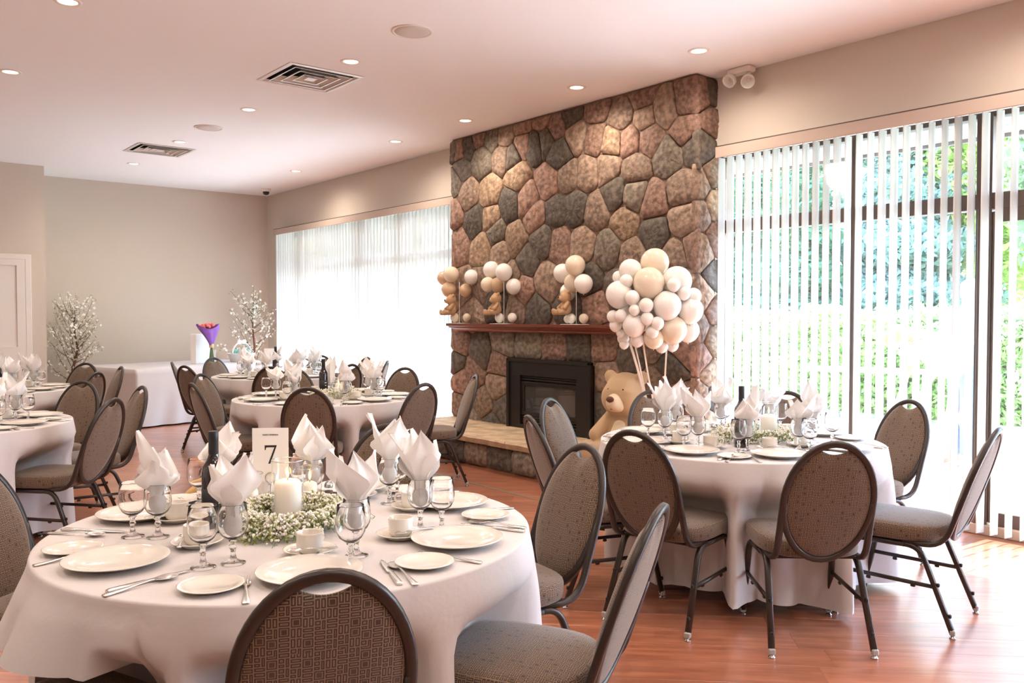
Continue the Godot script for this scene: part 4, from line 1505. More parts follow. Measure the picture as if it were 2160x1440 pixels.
func tables():
	# name, centre, chairs [azimuth, distance], which places are laid, level, description
	var defs := [
		[Vector2(1.21, -2.585), [[112, .70], [62, .79], [7, .77], [-45, .86], [-129, .86], [160, .80]], "number-seven table", 2, [112, 61, 7, -43, -86, -128, 171], [[deg_to_rad(172), .20, .575, .56]]],
		[Vector2(3.96, -2.85), [[124.5, .845, 6], [168, .74], [-156, .80], [-110, .78], [-65.4, .775], [-21, .84], [17, .86], [80, .86]], "garden-door table", 2, [], []],
		[Vector2(3.36, -6.58), [[125, .70], [76, .74], [28, .88], [-29, .97], [-77, .86], [-123, .83], [-179, .70]], "middle table", 2, [], []],
		[Vector2(.62, -6.5), [[44, .76], [-1, .84], [-41, .95]], "front side-wall table", 2, [82, 44, -1, -43], []],
		[Vector2(1.25, -9.3), [[48, .74], [-39, .98], [3, .78]], "back side-wall table", 1, [95, 48, 3, -40], []],
		[Vector2(4.2, -9.35), [[118, .86], [78, .84], [-42, .86], [-2, .76], [43, .84], [-108, .80], [164, .86], [-157, .76]], "buffet-end table", 1, [], []]]
	# goblet, water goblet and saucer spots on the nearest table: along the rim, in from it
	var own := {171: [.223, .407, .198, .331, -.02, .43], 112: [.146, .362, .118, .259, .02, .415], 61: [.109, .364, .124, .295, .0, .375], 7: [.153, .362, .22, .30, .02, .335], -128: [.216, .407, .228, .327, .02, .34], -43: [.064, .44, .14, .36, -.06, .31], -86: [.102, .30, .17, .26, -.068, .25]}
	for d in defs:
		var c: Vector2 = d[0]
		var desc: String = d[2]
		var cam_az := rad_to_deg(atan2(-c.y, -c.x))
		var r := RandomNumberGenerator.new()
		r.seed = int(c.x * 1000)
		var t := thing("round_table", "round folding table under the white cloth, the " + desc, "table", Vector3(c.x, 0, c.y))
		var g := G.new()
		g.lathe([Vector2(0, .738), Vector2(.752, .738), Vector2(.756, .75), Vector2(.752, TOP - .003), Vector2(0, TOP - .003)], 72)
		part("table_top", g.done(), M.pine, t)
		for k in 4:
			g = G.new()
			var a := PI / 4 + k * PI / 2
			g.sweep([Vector3(.30 * cos(a), 0, .30 * sin(a)), Vector3(.30 * cos(a), .738, .30 * sin(a))], round_prof(.014, 8), Vector3(1, 0, 0))
			part("leg", g.done(), M.iron, t)
		single("tablecloth", cloth_mesh(c, d[1], int(c.x * 77), d[5]), M.cloth, "white cloth draped in folds to the floor over the " + desc, "tablecloth", Vector3(c.x, 0, c.y), 0, "round tablecloths")
		var azs := []
		for s in d[1]: azs.append(float(s[0]))
		var names := dirs_for(azs, cam_az)
		for i in azs.size():
			var az := deg_to_rad(azs[i])
			var e := Vector2(cos(az), sin(az))
			var p: Vector2 = c + e * d[1][i][1]
			copy("chair", "banquet_chair", "patterned oval-back banquet chair at the " + names[i] + " place of the " + desc, "chair", Vector3(p.x, 0, p.y), atan2(e.x, e.y) + (r.randf_range(-.06, .06) if c.y < -4 else 0.0) - deg_to_rad(float(d[1][i][2]) if d[1][i].size() > 2 else 0.0), "banquet chairs")
		if d[4].size() > 0:
			azs = []
			for s in d[4]: azs.append(float(s))
			names = dirs_for(azs, cam_az)
		for i in azs.size():
			set_place(c, azs[i], names[i] + " place of the " + desc, d[3], r, (i * 5 + int(c.x * 3)) % 6, own.get(int(azs[i]), []) if c.x < 1.22 and c.y > -3 else [])
	# centrepieces
	var h := TOP
	garland(Vector3(1.20, h, -2.61), "ring of white baby's breath round the candles on the number seven table", 3400, .165)
	garland(Vector3(4.02, h, -2.80), "ring of white baby's breath on the table by the garden door", 1800, .17)
	garland(Vector3(3.42, h, -6.5), "ring of white baby's breath on the table in the middle of the room", 900, .16)
	copy("tall_candle", "pillar_candle", "lit pillar candle in a tall glass cylinder on the number seven table", "candle", Vector3(1.215, h, -2.655))
	copy("small_candle", "pillar_candle", "small white candle in a glass cylinder behind the tall one, beside the wine bottle", "candle", Vector3(1.15, h, -2.81))
	copy("small_candle", "pillar_candle", "small white candle in a glass cylinder beside the pepper shaker on the number seven table", "candle", Vector3(1.36, h, -2.79))
	copy("tall_candle", "pillar_candle", "white pillar candle in a glass cylinder behind the wine bottle by the garden door", "candle", Vector3(4.08, h, -2.74))
	copy("small_candle", "pillar_candle", "lit candle in a small glass cylinder beside the bottle on the middle table", "candle", Vector3(3.40, h, -6.42))
	copy("small_candle", "pillar_candle", "candle in a small glass cylinder farther back on the middle table", "candle", Vector3(3.55, h, -6.72))
	var fl := OmniLight3D.new()
	fl.name = "candle_light"; fl.position = Vector3(1.215, h + .168, -2.655); fl.light_color = Color8(255, 190, 110); fl.light_energy = .003; fl.omni_range = 12; fl.omni_attenuation = 2; fl.light_size = .01; fl.shadow_enabled = true
	add_child(fl)
	for b in [[.985, -2.70, "dark wine bottle with a screw cap behind a napkin on the number seven table"], [3.76, -2.69, "dark wine bottle on the table by the garden door"], [3.39, -6.68, "dark wine bottle on the table in the middle of the room"], [4.32, -9.75, "dark wine bottle on the table nearest the buffet"], [1.29, -8.85, "dark wine bottle on the farther table on the panelled-door side"]]:
		copy("bottle", "wine_bottle", b[2], "bottle", Vector3(b[0], h, b[1]), atan2(-b[0], -b[1]) + .5, "wine bottles")
	copy("pepper", "pepper_shaker", "glass pepper shaker with a metal cap on the number seven table", "shaker", Vector3(1.445, h, -2.812))
	copy("salt", "salt_shaker", "glass salt shaker with a metal cap on the number seven table", "shaker", Vector3(1.42, h, -2.89))
	copy("salt", "salt_shaker", "glass salt shaker on the table by the garden door", "shaker", Vector3(3.88, h, -2.96))
	copy("pepper", "pepper_shaker", "glass pepper shaker on the table by the garden door", "shaker", Vector3(3.95, h, -2.95))
	card_holder(Vector3(1.245, h, -2.86), atan2(-1.245, 2.86) - .18, "white card printed with the number seven in a wire ring stand", "7")
	card_holder(Vector3(4.12, h, -2.86), .9, "white table card seen almost edge-on behind the bottle by the garden door", "")
	card_holder(Vector3(3.56, h, -6.84), .75, "white table card seen almost edge-on behind the bottle on the middle table", "")
	card_holder(Vector3(4.33, h, -9.95), -.42, "white table card standing behind the bottle on the table nearest the buffet", "")
	# wooden high chair behind the number seven table
	var o := thing("high_chair", "light wooden child's chair with a curved back behind the number-seven table", "chair", Vector3(1.30, 0, -3.53), PI - .1)
	var g := G.new()
	var pts := []
	for i in 13:
		var a := PI * i / 12.0
		pts.append(Vector3(.17 * cos(a), .70 + .10 * sin(a), -.15))
	g.sweep(pts, rect_prof(.03, .025, .006), Vector3(0, 0, 1))
	part("back_hoop", g.done(), M.pine, o)
	for x in [-.10, 0.0, .10]:
		g = G.new()
		g.cbox(Vector3(x, .62, -.15), Vector3(.04, .24, .014), .004)
		part("back_slat", g.done(), M.pine, o)
	g = G.new()
	g.cbox(Vector3(0, .50, 0), Vector3(.34, .024, .32), .008)
	part("seat", g.done(), M.pine, o)
	for x in [-.17, .17]:
		for z in [-.15, .15]:
			g = G.new()
			g.sweep([Vector3(x * 1.15, 0, z * 1.2), Vector3(x, .70 if z < 0 else .5, z)], rect_prof(.03, .03, .006), Vector3(1, 0, 0))
			part("leg", g.done(), M.pine, o)

# ------------------------------------------------------------------ balloons, bears, flowers, buffet
func balloon_mesh(r: float) -> ArrayMesh:
	var key := "balloon_%d" % int(r * 1000)
	if not M.has(key):
		var g := G.new()
		var pr := []
		for i in 17:
			var a := PI * i / 16.0
			var k := 1.0 + (.10 if a < PI / 2 else 0.0) * pow(cos(a), 2)
			pr.append(Vector2(r * sin(a), -r * cos(a) * k))
		g.lathe(pr, 28)
		g.lathe([Vector2(0, -r * 1.10), Vector2(r * .08, -r * 1.19), Vector2(r * .02, -r * 1.10)], 8)
		M[key] = g.done()
	return M[key]

func make_bear(called: String, label: String, at: Vector3, turn: float, k: float, fur: Material, cream: Material, cell: float) -> Node3D:
	var key := "bear_%d" % int(cell * 10000)
	if not M.has(key):
		var bones := [[Vector3(0, .19, .02), Vector3(0, .34, .03), .165, .125], [Vector3(0, .55, .0), Vector3(0, .58, .01), .18, .165], [Vector3(.03, .53, -.04), Vector3(-.03, .53, -.04), .15, .15],
			[Vector3(.13, .37, .0), Vector3(.20, .22, -.14), .055, .06], [Vector3(-.13, .37, .0), Vector3(-.20, .22, -.14), .055, .06],
			[Vector3(.10, .10, -.05), Vector3(.17, .08, -.30), .095, .08], [Vector3(-.10, .10, -.05), Vector3(-.17, .08, -.30), .095, .08],
			[Vector3(.17, .085, -.31), Vector3(.175, .14, -.335), .075, .06], [Vector3(-.17, .085, -.31), Vector3(-.175, .14, -.335), .075, .06],
			[Vector3(.145, .70, .02), Vector3(.15, .71, .02), .055, .05], [Vector3(-.145, .70, .02), Vector3(-.15, .71, .02), .055, .05]]
		M[key] = blob(bones, cell, .035).done()
		M[key + "m"] = blob([[Vector3(0, .515, -.145), Vector3(0, .505, -.20), .082, .062], [Vector3(.025, .48, -.16), Vector3(-.025, .48, -.16), .055, .055]], cell * .8, .03).done()
		M[key + "t"] = blob([[Vector3(0, .21, -.075), Vector3(0, .29, -.05), .095, .075]], cell, .03).done()
		var g := G.new()
		g.ball(Vector3(0, .535, -.255), Vector3(.036, .026, .02), 16, 10)
		M[key + "n"] = g.done()
		g = G.new()
		g.ball(Vector3.ZERO, Vector3(.017, .02, .012), 12, 8)
		M[key + "e"] = g.done()
		g = G.new()
		g.sweep([Vector3(-.03, .462, -.225), Vector3(0, .452, -.236), Vector3(.03, .462, -.225)], round_prof(.003, 5), Vector3(0, 1, 0))
		g.sweep([Vector3(0, .512, -.262), Vector3(0, .454, -.237)], round_prof(.0025, 5), Vector3(1, 0, 0))
		M[key + "s"] = g.done()
	var o := thing(called, label, "teddy bear", at, turn)
	part("body", M[key], fur, o)
	part("muzzle", M[key + "m"], cream, o)
	part("tummy", M[key + "t"], cream, o)
	part("nose", M[key + "n"], M.nose if k > .5 else M.eye, o)
	for x in [-.066, .066]: part("eye", M[key + "e"], M.eye, o, Vector3(x, .600, -.158))
	part("mouth_stitch", M[key + "s"], M.nose, o)
	o.scale = Vector3.ONE * k
	return o

func blossom_tree(label: String, at: Vector3, sd: int, h: float, lean: float):
	var r := RandomNumberGenerator.new()
	r.seed = sd
	var o := thing("blossom_tree", label, "tree", at, 0, "white blossom trees")
	var g := G.new()
	g.lathe([Vector2(0, 0), Vector2(.12, 0), Vector2(.15, .26), Vector2(.16, .28), Vector2(.145, .28), Vector2(.13, .25), Vector2(0, .25)], 24)
	part("pot", g.done(), M.paper, o)
	g = G.new()
	var tips := []
	var base := [Vector3(0, .2, 0), Vector3(.01, h * .36, 0), Vector3(.03 + lean, h * .5, .01), Vector3(lean * .6, h * .66, 0), Vector3(lean * 1.4, h * .80, .02)]
	g.sweep(base, round_prof(1.0, 7), Vector3(1, 0, .1), false, [.024, .019, .016, .011, .006])
	part("trunk", g.done(), M.trunk, o)
	g = G.new()
	var heads := []
	var leaves := []
	for i in 34:
		var t := r.randf_range(.14, .98)
		var k := clampf(t * 4, 0, 3.99)
		var p: Vector3 = base[int(k)].lerp(base[mini(int(k) + 1, 4)], k - int(k))
		var a := r.randf() * TAU
		var d := Vector3(cos(a), r.randf_range(.5, 1.5), sin(a) * .45).normalized()
		var ln := r.randf_range(.22, .46) * (1.25 - .5 * t) * h / 1.6
		var q := p + d * ln * .55 + Vector3(0, -.01, 0)
		var e := q + (d + Vector3(0, .35, 0)).normalized() * ln * .6
		g.sweep([p, q, e], round_prof(1.0, 5), Vector3(.3, 0, 1), false, [.006, .004, .0018])
		for m in 34:
			var s := pow(r.randf(), .8)
			var w := (p.lerp(q, s * 2) if s < .5 else q.lerp(e, s * 2 - 1)) + Vector3(r.randfn(0, .025), r.randfn(0, .022), r.randfn(0, .025))
			if m % 3 == 2: leaves.append(Transform3D(Basis.from_euler(Vector3(r.randf(), r.randf(), r.randf()) * 6), w))
			else: heads.append(Transform3D(Basis.from_euler(Vector3(r.randf(), r.randf(), r.randf()) * 6).scaled(Vector3.ONE * r.randf_range(.6, 1.2)), w))
	part("branches", g.done(), M.twig, o)
	g = G.new()
	for k in 5:
		var a := TAU * k / 5
		var u := Vector3(cos(a), .35, sin(a))
		var s := Vector3(-sin(a), 0, cos(a))
		g.q(Vector3.ZERO, u * .012 + s * .009, u * .021 + Vector3(0, .002, 0), u * .012 - s * .009)
	scatter(o, "blossoms", g.done(1), M.blossom, heads)
	scatter(o, "leaves", foliage_mesh(.014, 2, 4), M.leaf, leaves)

func decorations():
	# three balloon stands on the mantel, each with a small bear sitting on it
	var sets := [
		["-8.128 1.891 .077 t;-7.877 1.921 .089 c;-7.593 1.884 .081 w;-7.924 1.753 .086 t;-7.70 1.741 .073 t;-7.843 1.427 .050 c;-7.653 1.425 .046 c", -7.78, -7.815, "at the blind end of the mantel"],
		["-7.233 1.947 .093 w;-6.937 1.91 .09 w;-7.124 1.781 .083 t;-7.206 1.79 .078 c;-6.859 1.76 .082 w;-7.035 1.423 .05 w;-6.859 1.425 .049 w", -6.985, -7.01, "in the middle of the mantel"],
		["-6.116 1.87 .09 w;-5.863 1.931 .096 c;-5.963 1.77 .091 c;-5.752 1.755 .089 w;-6.032 1.687 .082 w;-5.939 1.418 .047 w;-5.799 1.418 .046 c;-5.99 1.412 .038 w", -5.89, -5.945, "on the mantel beside the big bouquet"]]
	var mm := {"t": M.balloon_tan, "c": M.balloon_cream, "w": M.balloon_white}
	for s in sets:
		var o := thing("balloon_stand", "small stand of cream and white balloons " + s[3], "balloons", Vector3(5.60, 1.369, s[1]))
		var k := 0
		for e in s[0].split(";"):
			var w: PackedStringArray = e.split(" ")
			var low := float(w[1]) < 1.5
			part("balloon", balloon_mesh(float(w[2])), mm[w[3]], o, Vector3((-.02 if k % 2 else .05) if not low else (.0 if k % 2 else .03), float(w[1]) - 1.369 + (.012 if low else 0.0), float(w[0]) - s[1]))
			k += 1
		var g := G.new()
		g.sweep([Vector3(.02, .004, 0), Vector3(.02, .46, 0)], round_prof(.004, 8), Vector3(1, 0, 0))
		part("stick", g.done(), M.plastic, o)
		g = G.new()
		g.cbox(Vector3(0, .003, 0), Vector3(.16, .006, .24), .002)
		part("base_plate", g.done(), M.plastic, o)
		make_bear("small_teddy_bear", "small brown bear sitting on the balloon stand " + s[3], Vector3(5.535, 1.462, s[2]), 1.3, .31, M.fur_brown, M.fur_brown, .0099)
	# the big bouquet held up by ribbons
	var big := ".015 .345 -.051 .115 c;-.059 .176 .114 .123 c;-.187 .279 -.003 .092 w;.169 .191 .077 .118 w;.077 0 .158 .112 w;.276 -.037 .069 .104 w;.298 .073 .071 .066 w;-.283 .088 .048 .107 w;-.276 .228 -.045 .05 w;-.231 .191 .091 .053 w;.121 .158 .191 .053 w;.209 .096 .151 .055 w;-.195 .059 .163 .059 w;-.093 0 .204 .057 w;-.18 -.037 .186 .044 w;-.276 -.081 .109 .05 w;-.327 -.088 .028 .051 w;-.305 -.158 .014 .051 w;-.084 -.103 .199 .051 w;-.004 -.14 .195 .053 w;-.173 -.154 .117 .092 w;-.037 -.206 .165 .053 w;.136 -.191 .1 .109 c;.276 -.198 -.011 .092 w;-.235 -.264 -.045 .05 w;-.143 -.272 .078 .057 w;-.018 -.257 .108 .081 c;.055 -.323 .05 .053 w;.158 -.316 -.048 .053 w;-.231 -.309 -.036 .04 w;-.268 -.22 .017 .033 w;.0 .1 -.1 .14 w;-.1 -.05 -.08 .15 w;.1 -.05 -.1 .15 w"
	var cb := Vector3(5.20, 1.536, -4.558)
	var o := thing("balloon_bouquet", "large round bouquet of pearl white and cream balloons on ribbons in front of the stonework", "balloons", cb)
	var rt := Vector3(.773, 0, .634)
	var fw := Vector3(-.70, 0, .714)     # from the bouquet back towards the doorway
	fw = (fw - rt * fw.dot(rt)).normalized()
	for e in big.split(";"):
		var w := e.split(" ")
		part("balloon", balloon_mesh(float(w[3])), mm[w[4]], o, rt * float(w[0]) + Vector3.UP * float(w[1]) + fw * float(w[2]))
	var foot := Vector3(.05, -1.16, .06)
	for e in [[Vector3(-.20, -.28, .02), .02], [Vector3(-.09, -.27, .05), .014], [Vector3(.10, -.33, .02), .014], [Vector3(-.17, -.28, .03), .012]]:
		var a: Vector3 = rt * e[0].x + Vector3.UP * e[0].y + fw * e[0].z
		var pts := []
		for i in 9:
			var t := i / 8.0
			pts.append(a.lerp(foot + rt * e[0].x * .15, t) + rt * .008 * sin(t * 5 + e[0].x * 30))
		var g := G.new()
		g.sweep(pts, rect_prof(e[1], .0012, .0003), (rt + fw * .4).normalized())
		part("ribbon", g.done(), M.ribbon, o)
	var g := G.new()
	g.cbox(foot + Vector3(0, -.03, 0), Vector3(.09, .07, .09), .01)
	part("weight", g.done(), M.ribbon, o)
	make_bear("giant_teddy_bear", "giant tan plush bear with a cream muzzle sitting on the hearth beside the insert", Vector3(5.29, .235, -4.95), atan2(.95, -.25), 1.0, M.fur, M.fur_cream, .0125)
	# blossom trees against the back wall
	blossom_tree("white blossom tree against the corner of the wall with the panelled door", Vector3(2.84, 0, -13.25), 15, 1.95, .05)
	blossom_tree("white blossom tree in the back corner by the drawn blind", Vector3(5.52, 0, -13.3), 24, 1.95, -.02)
	# buffet table under a floor-length cloth
	var t := thing("buffet_table", "long buffet table hidden under a white cloth against the back wall", "table", Vector3(4.2, 0, -12.55), deg_to_rad(13.7))
	g = G.new()
	g.cbox(Vector3(0, .745, 0), Vector3(2.36, .03, 1.48), .006)
	part("table_top", g.done(), M.pine, t)
	for x in [-1.0, 1.0]:
		for z in [-.6, .6]:
			g = G.new()
			g.sweep([Vector3(x, 0, z), Vector3(x, .74, z)], round_prof(.016, 8), Vector3(1, 0, 0))
			part("leg", g.done(), M.iron, t)
	g = G.new()
	var n := 220
	var rings := []
	for i in 14:
		var ring := []
		var k := clampf((i - 1) / 12.0, 0, 1)
		for j in n:
			var u := float(j) / n * 7.76
			var p := Vector3.ZERO
			var out_ := Vector3.ZERO
			if u < 2.4: p = Vector3(-1.2 + u, 0, .76); out_ = Vector3(0, 0, 1)
			elif u < 3.88: p = Vector3(1.2, 0, .76 - (u - 2.4) * 1.52 / 1.48); out_ = Vector3(1, 0, 0)
			elif u < 6.28: p = Vector3(1.2 - (u - 3.88), 0, -.76); out_ = Vector3(0, 0, -1)
			else: p = Vector3(-1.2, 0, -.76 + (u - 6.28) * 1.52 / 1.48); out_ = Vector3(-1, 0, 0)
			var f := (.014 * sin(u * 9.0 + 2.0 * sin(u * 3)) + .012 * sin(u * 21 + k * 3)) * k
			if i == 0: ring.append(p * .985 + Vector3(0, .7655, 0))
			else: ring.append(p + out_ * (f + .012 * k) + Vector3(0, lerpf(.762, .02, k), 0))
		rings.append(ring)
	g.loft(rings, true, false)
	var m := Vector3(0, .7655, 0)
	for j in n: g.t(m, rings[0][(j + 1) % n], rings[0][j])
	single("buffet_cloth", g.done(), M.cloth, "white floor-length cloth over the long buffet table at the back wall", "tablecloth", Vector3(4.2, 0, -12.55), deg_to_rad(13.7))
	# things on the buffet
	g = G.new()
	g.cbox(Vector3(0, .215, 0), Vector3(.30, .43, .10), .004)
	single("gift_box", g.done(), M.paper, "tall plain white box standing behind the purple bouquet", "box", Vector3(4.36, .767, -12.42), .5)
	o = thing("flower_bouquet", "bouquet wrapped in purple paper in a glass vase on the buffet", "flowers", Vector3(4.43, .767, -12.18), .55)
	o.scale = Vector3.ONE * 1.2
	g = G.new()
	g.lathe([Vector2(0, .004), Vector2(.045, .004), Vector2(.05, .09), Vector2(.058, .17)], 24)
	part("vase", g.done(1), M.glass, o)
	g = G.new()
	for i in 9: g.sweep([Vector3(.03 * cos(i * 2.2), .01, .03 * sin(i * 2.2)), Vector3(.008 * cos(i * 2.2), .19, .008 * sin(i * 2.2)), Vector3(-.02 + .03 * cos(i * 2.2), .30, .03 * sin(i * 2.2))], round_prof(.006, 5), Vector3(1, 0, 0))
	part("stems", g.done(), M.stem, o)
	g = G.new()
	var rg := []
	for i in 8:
		var k := i / 7.0
		var ring := []
		for j in 26:
			var a := TAU * j / 26
			var rad := .018 + .155 * pow(k, 1.15) * (1.0 + .12 * sin(a * 3 + .5) + .08 * sin(a * 7))
			var hh := .20 + .25 * k + (.03 * sin(a * 2 + 1) if i == 7 else 0.0)
			ring.append(Vector3(rad * cos(a) - .07 * k * k, hh, rad * .5 * sin(a)))
		rg.append(ring)
	g.loft(rg, true, false)
	part("paper_wrap", g.done(1), M.purple, o)
	g = G.new()
	for i in 16: g.ball(Vector3(-.07 + .13 * cos(i * 2.4) * sqrt(i / 16.0), .445 + .01 * (i % 3), .06 * sin(i * 2.4) * sqrt(i / 16.0)), Vector3.ONE * .024, 8, 6)
	part("blooms", g.done(), M.rose, o).set_meta("kind", "stuff")
	g = G.new()
	g.lathe([Vector2(.024, .195), Vector2(.027, .20), Vector2(.027, .235), Vector2(.024, .24)], 16)
	part("tie", g.done(1), mat(Color8(220, 190, 140), .8), o)
	# white gift basket with an arched handle
	o = thing("gift_basket", "white gift basket with a bow on its arched handle on the buffet", "basket", Vector3(5.02, .767, -12.55), .5)
	g = G.new()
	g.lathe([Vector2(0, .0), Vector2(.16, 0), Vector2(.20, .12), Vector2(.215, .125), Vector2(.205, .13), Vector2(.18, .11), Vector2(.15, .02), Vector2(0, .02)], 28)
	part("bowl", g.done(), M.paper, o)
	g = G.new()
	pts_arc(g)
	part("handle", g.done(), M.paper, o)
	g = G.new()
	for s in [-1, 1]:
		for i in 2: g.ball(Vector3(.05 * s, .285 + .02 * i, .01 * i), Vector3(.05, .022, .018), 12, 8)
	part("bow", g.done(), M.ribbon, o)
	g = G.new()
	for i in 5: g.ball(Vector3(.09 * cos(i * 1.3), .13, .09 * sin(i * 1.3)), Vector3(.07, .06, .07), 14, 9)
	part("tissue", g.done(), M.teal, o)

func pts_arc(g: G):
	var pts := []
	for i in 17:
		var a := PI * i / 16.0
		pts.append(Vector3(.205 * cos(a), .12 + .17 * sin(a), 0))
	g.sweep(pts, rect_prof(.03, .014, .004), Vector3(0, 0, 1))

# ------------------------------------------------------------------ visitors on the patio, seen through the blinds
func figure(label: String, at: Vector3, turn: float, J: Dictionary, shirt: Color, bottom: Color, long_legs: bool, hair: Color, extra := ""):
	var o := thing("person", label, "person", at, turn)
	var skin := mat(Color8(186, 136, 110), .6)
	var body := [[J.pel, J.chest, .135, .15], [J.chest, J.neck, .14, .055], [J.neck, J.head, .052, .07], [J.pel + Vector3(.07, 0, 0), J.pel - Vector3(.07, 0, 0), .115, .115]]
	var cloth := [[J.pel, J.chest, .150, .165], [J.chest, J.neck - (J.neck - J.chest) * .15, .155, .072]]
	var pants := [[J.pel + Vector3(.07, 0, 0), J.pel - Vector3(.07, 0, 0), .135, .135]]
	for s in ["l", "r"]:
		var sh: Vector3 = J["sh" + s]
		var el: Vector3 = J["el" + s]
		var wr: Vector3 = J["wr" + s]
		var hip: Vector3 = J["hip" + s]
		var kn: Vector3 = J["kn" + s]
		var an: Vector3 = J["an" + s]
		body.append_array([[J.chest.lerp(J.neck, .75), sh, .06, .058], [sh, el, .052, .042], [el, wr, .040, .028], [hip, kn, .085, .058], [kn, an, .056, .038], [an, an + Vector3(0, -.045, -.13), .042, .032]])
		cloth.append_array([[J.chest.lerp(J.neck, .75), sh, .076, .074], [sh, sh.lerp(el, .62), .070, .066]])
		pants.append([hip, kn.lerp(an, .8) if long_legs else hip.lerp(kn, .85), .108, .078])
		# hand: palm, four bent fingers and a thumb
		var d: Vector3 = (wr - el).normalized()
		var side := d.cross(Vector3(0, 0, 1)).normalized()
		if side.length() < .5: side = Vector3(1, 0, 0)
		var hb := [[wr, wr + d * .085, .026, .034]]
		for f in 4:
			var b := wr + d * .085 + side * (.027 - .018 * f)
			var q: Vector3 = (d + Vector3(0, 0, -.25)).normalized()
			var ln: float = [.036, .042, .040, .030][f]
			hb.append([b, b + q * ln, .0095, .009])
			hb.append([b + q * ln, b + q * ln + (q + Vector3(0, 0, -.5)).normalized() * ln * .8, .009, .008])
		var tb := wr + d * .03 + side * .03
		hb.append([tb, tb + (side + d * .9).normalized() * .05, .012, .010])
		var hg := blob(hb, .0065, .008)
		part("hand", hg.done(), skin, o)
	part("body", blob(body, .02, .05).done(), skin, o)
	part("shirt", blob(cloth, .02, .05).done(), mat(shirt, .85), o)
	part("trousers" if long_legs else "shorts", blob(pants, .02, .04).done(), mat(bottom, .85), o)
	# head with face, turned along the neck
	var up: Vector3 = (J.head - J.neck).normalized()
	var fwd: Vector3 = J.face
	fwd = (fwd - up * fwd.dot(up)).normalized()
	var rt := fwd.cross(up)
	var B := Basis(rt, up, -fwd)
	var hx := Transform3D(B, J.head)
	var hb2 := [[Vector3(0, .06, .01), Vector3(0, .11, .0), .085, .082], [Vector3(0, .0, -.02), Vector3(0, .05, -.02), .055, .07], [Vector3(0, .05, -.085), Vector3(0, .025, -.108), .012, .016], [Vector3(.02, -.012, -.078), Vector3(-.02, -.012, -.078), .011, .011], [Vector3(0, -.045, -.06), Vector3(0, -.04, -.05), .026, .03],
		[Vector3(.082, .05, .01), Vector3(.086, .03, .01), .018, .012], [Vector3(-.082, .05, .01), Vector3(-.086, .03, .01), .018, .012], [Vector3(0, -.06, .02), Vector3(0, .0, .02), .05, .055]]
	var h := G.new()
	h.put(blob(hb2, .011, .025), hx)
	part("head", h.done(), skin, o)
	h = G.new()
	var k := G.new()
	for x in [-.032, .032]: k.ball(Vector3(x, .058, -.086), Vector3(.012, .008, .008), 10, 6)
	h.put(k, hx)
	part("eyes", h.done(), M.eye, o)
	h = G.new()
	var hairb := [[Vector3(0, .09, .03), Vector3(0, .13, .0), .092, .085], [Vector3(0, .05, .06), Vector3(0, .09, .05), .07, .08]]
	if extra == "long": hairb.append_array([[Vector3(.06, .05, .04), Vector3(.07, -.16, .03), .05, .03], [Vector3(-.06, .05, .04), Vector3(-.07, -.16, .03), .05, .03], [Vector3(0, .05, .08), Vector3(0, -.18, .08), .06, .04]])
	h.put(blob(hairb, .014, .03), hx)
	part("hair", h.done(), mat(hair, .7), o)
	if extra == "glasses":
		h = G.new(); k = G.new()
		for x in [-.034, .034]: k.sweep(arc(Vector3(x, .056, -.102), .024, 0, TAU, Vector3(1, 0, 0), Vector3(0, .8, 0), 14), round_prof(.003, 5), Vector3(0, 0, 1))
		for x in [-1, 1]: k.sweep([Vector3(.058 * x, .06, -.10), Vector3(.088 * x, .06, .0)], round_prof(.003, 5), Vector3(0, 1, 0))
		h.put(k, hx)
		part("glasses", h.done(), M.dark, o)

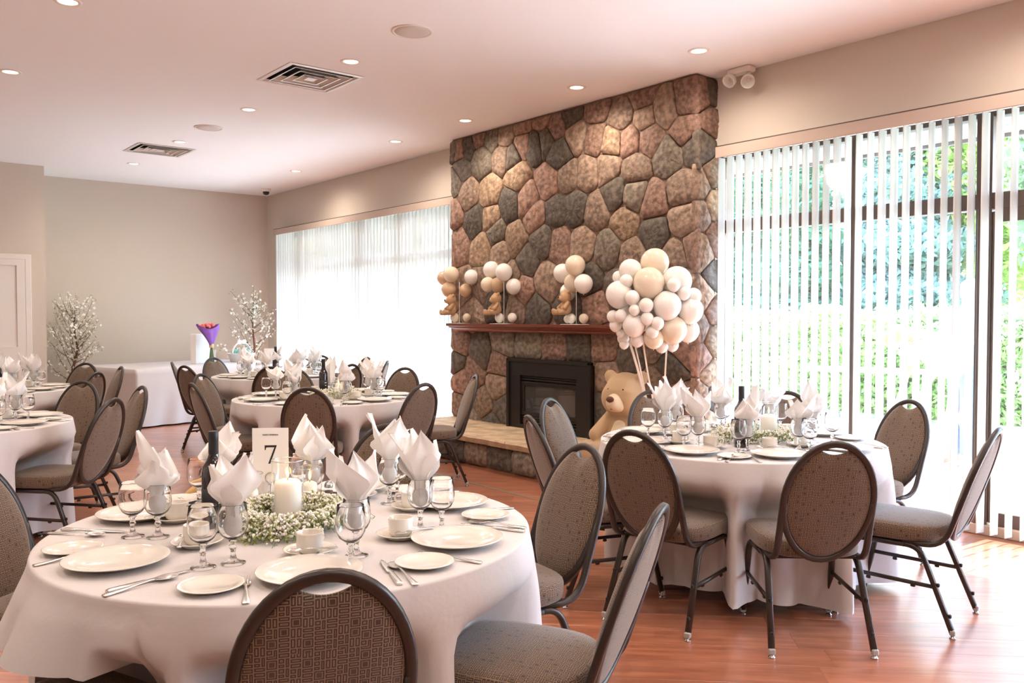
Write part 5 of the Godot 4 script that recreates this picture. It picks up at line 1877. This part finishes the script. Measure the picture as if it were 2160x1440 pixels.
func people():
	var V := func(x: float, y: float, z: float) -> Vector3: return Vector3(x, y, z)
	# front is -z; the man stands and looks along the patio
	figure("grey-haired man with glasses in a white shirt and navy shorts standing on the patio", Vector3(9.25, -.03, -3.85), atan2(-.9, -.1), {
		"pel": Vector3(0, .98, 0), "chest": Vector3(0, 1.36, .0), "neck": Vector3(0, 1.56, .0), "head": Vector3(0, 1.66, -.02), "face": Vector3(0, -.1, -1),
		"shl": Vector3(-.20, 1.48, 0), "ell": Vector3(-.25, 1.2, .03), "wrl": Vector3(-.22, .98, -.08), "shr": Vector3(.20, 1.48, 0), "elr": Vector3(.25, 1.2, .03), "wrr": Vector3(.22, .98, -.08),
		"hipl": Vector3(-.10, .92, 0), "knl": Vector3(-.11, .50, -.02), "anl": Vector3(-.11, .09, .02), "hipr": Vector3(.10, .92, 0), "knr": Vector3(.11, .50, -.02), "anr": Vector3(.11, .09, .02)}, Color8(226, 226, 230), Color8(34, 42, 70), false, Color8(190, 186, 180), "glasses")
	figure("long-haired visitor in a white top and light trousers bending forward on the patio", Vector3(8.7, -.03, -3.72), atan2(.80, .55), {
		"pel": Vector3(0, .92, .10), "chest": Vector3(0, 1.16, -.22), "neck": Vector3(0, 1.24, -.42), "head": Vector3(0, 1.25, -.54), "face": Vector3(0, -1, -.35),
		"shl": Vector3(-.19, 1.20, -.34), "ell": Vector3(-.22, .94, -.38), "wrl": Vector3(-.18, .72, -.46), "shr": Vector3(.19, 1.20, -.34), "elr": Vector3(.22, .94, -.38), "wrr": Vector3(.18, .72, -.46),
		"hipl": Vector3(-.10, .88, .10), "knl": Vector3(-.11, .48, .03), "anl": Vector3(-.11, .09, .08), "hipr": Vector3(.10, .88, .10), "knr": Vector3(.11, .48, .03), "anr": Vector3(.11, .09, .08)}, Color8(226, 222, 218), Color8(110, 124, 170), true, Color8(170, 120, 80), "long")
	figure("visitor in a loose white shirt leaning over outside the sliding door", Vector3(8.9, -.03, -2.75), atan2(-.3, .9), {
		"pel": Vector3(0, .95, .06), "chest": Vector3(0, 1.26, -.10), "neck": Vector3(0, 1.42, -.22), "head": Vector3(0, 1.49, -.30), "face": Vector3(0, -.6, -1),
		"shl": Vector3(-.20, 1.34, -.18), "ell": Vector3(-.26, 1.08, -.22), "wrl": Vector3(-.20, .86, -.34), "shr": Vector3(.20, 1.34, -.18), "elr": Vector3(.26, 1.08, -.22), "wrr": Vector3(.20, .86, -.34),
		"hipl": Vector3(-.10, .90, .06), "knl": Vector3(-.12, .50, .0), "anl": Vector3(-.12, .09, .05), "hipr": Vector3(.10, .90, .06), "knr": Vector3(.12, .50, .0), "anr": Vector3(.12, .09, .05)}, Color8(226, 226, 230), Color8(60, 68, 96), false, Color8(120, 90, 70))
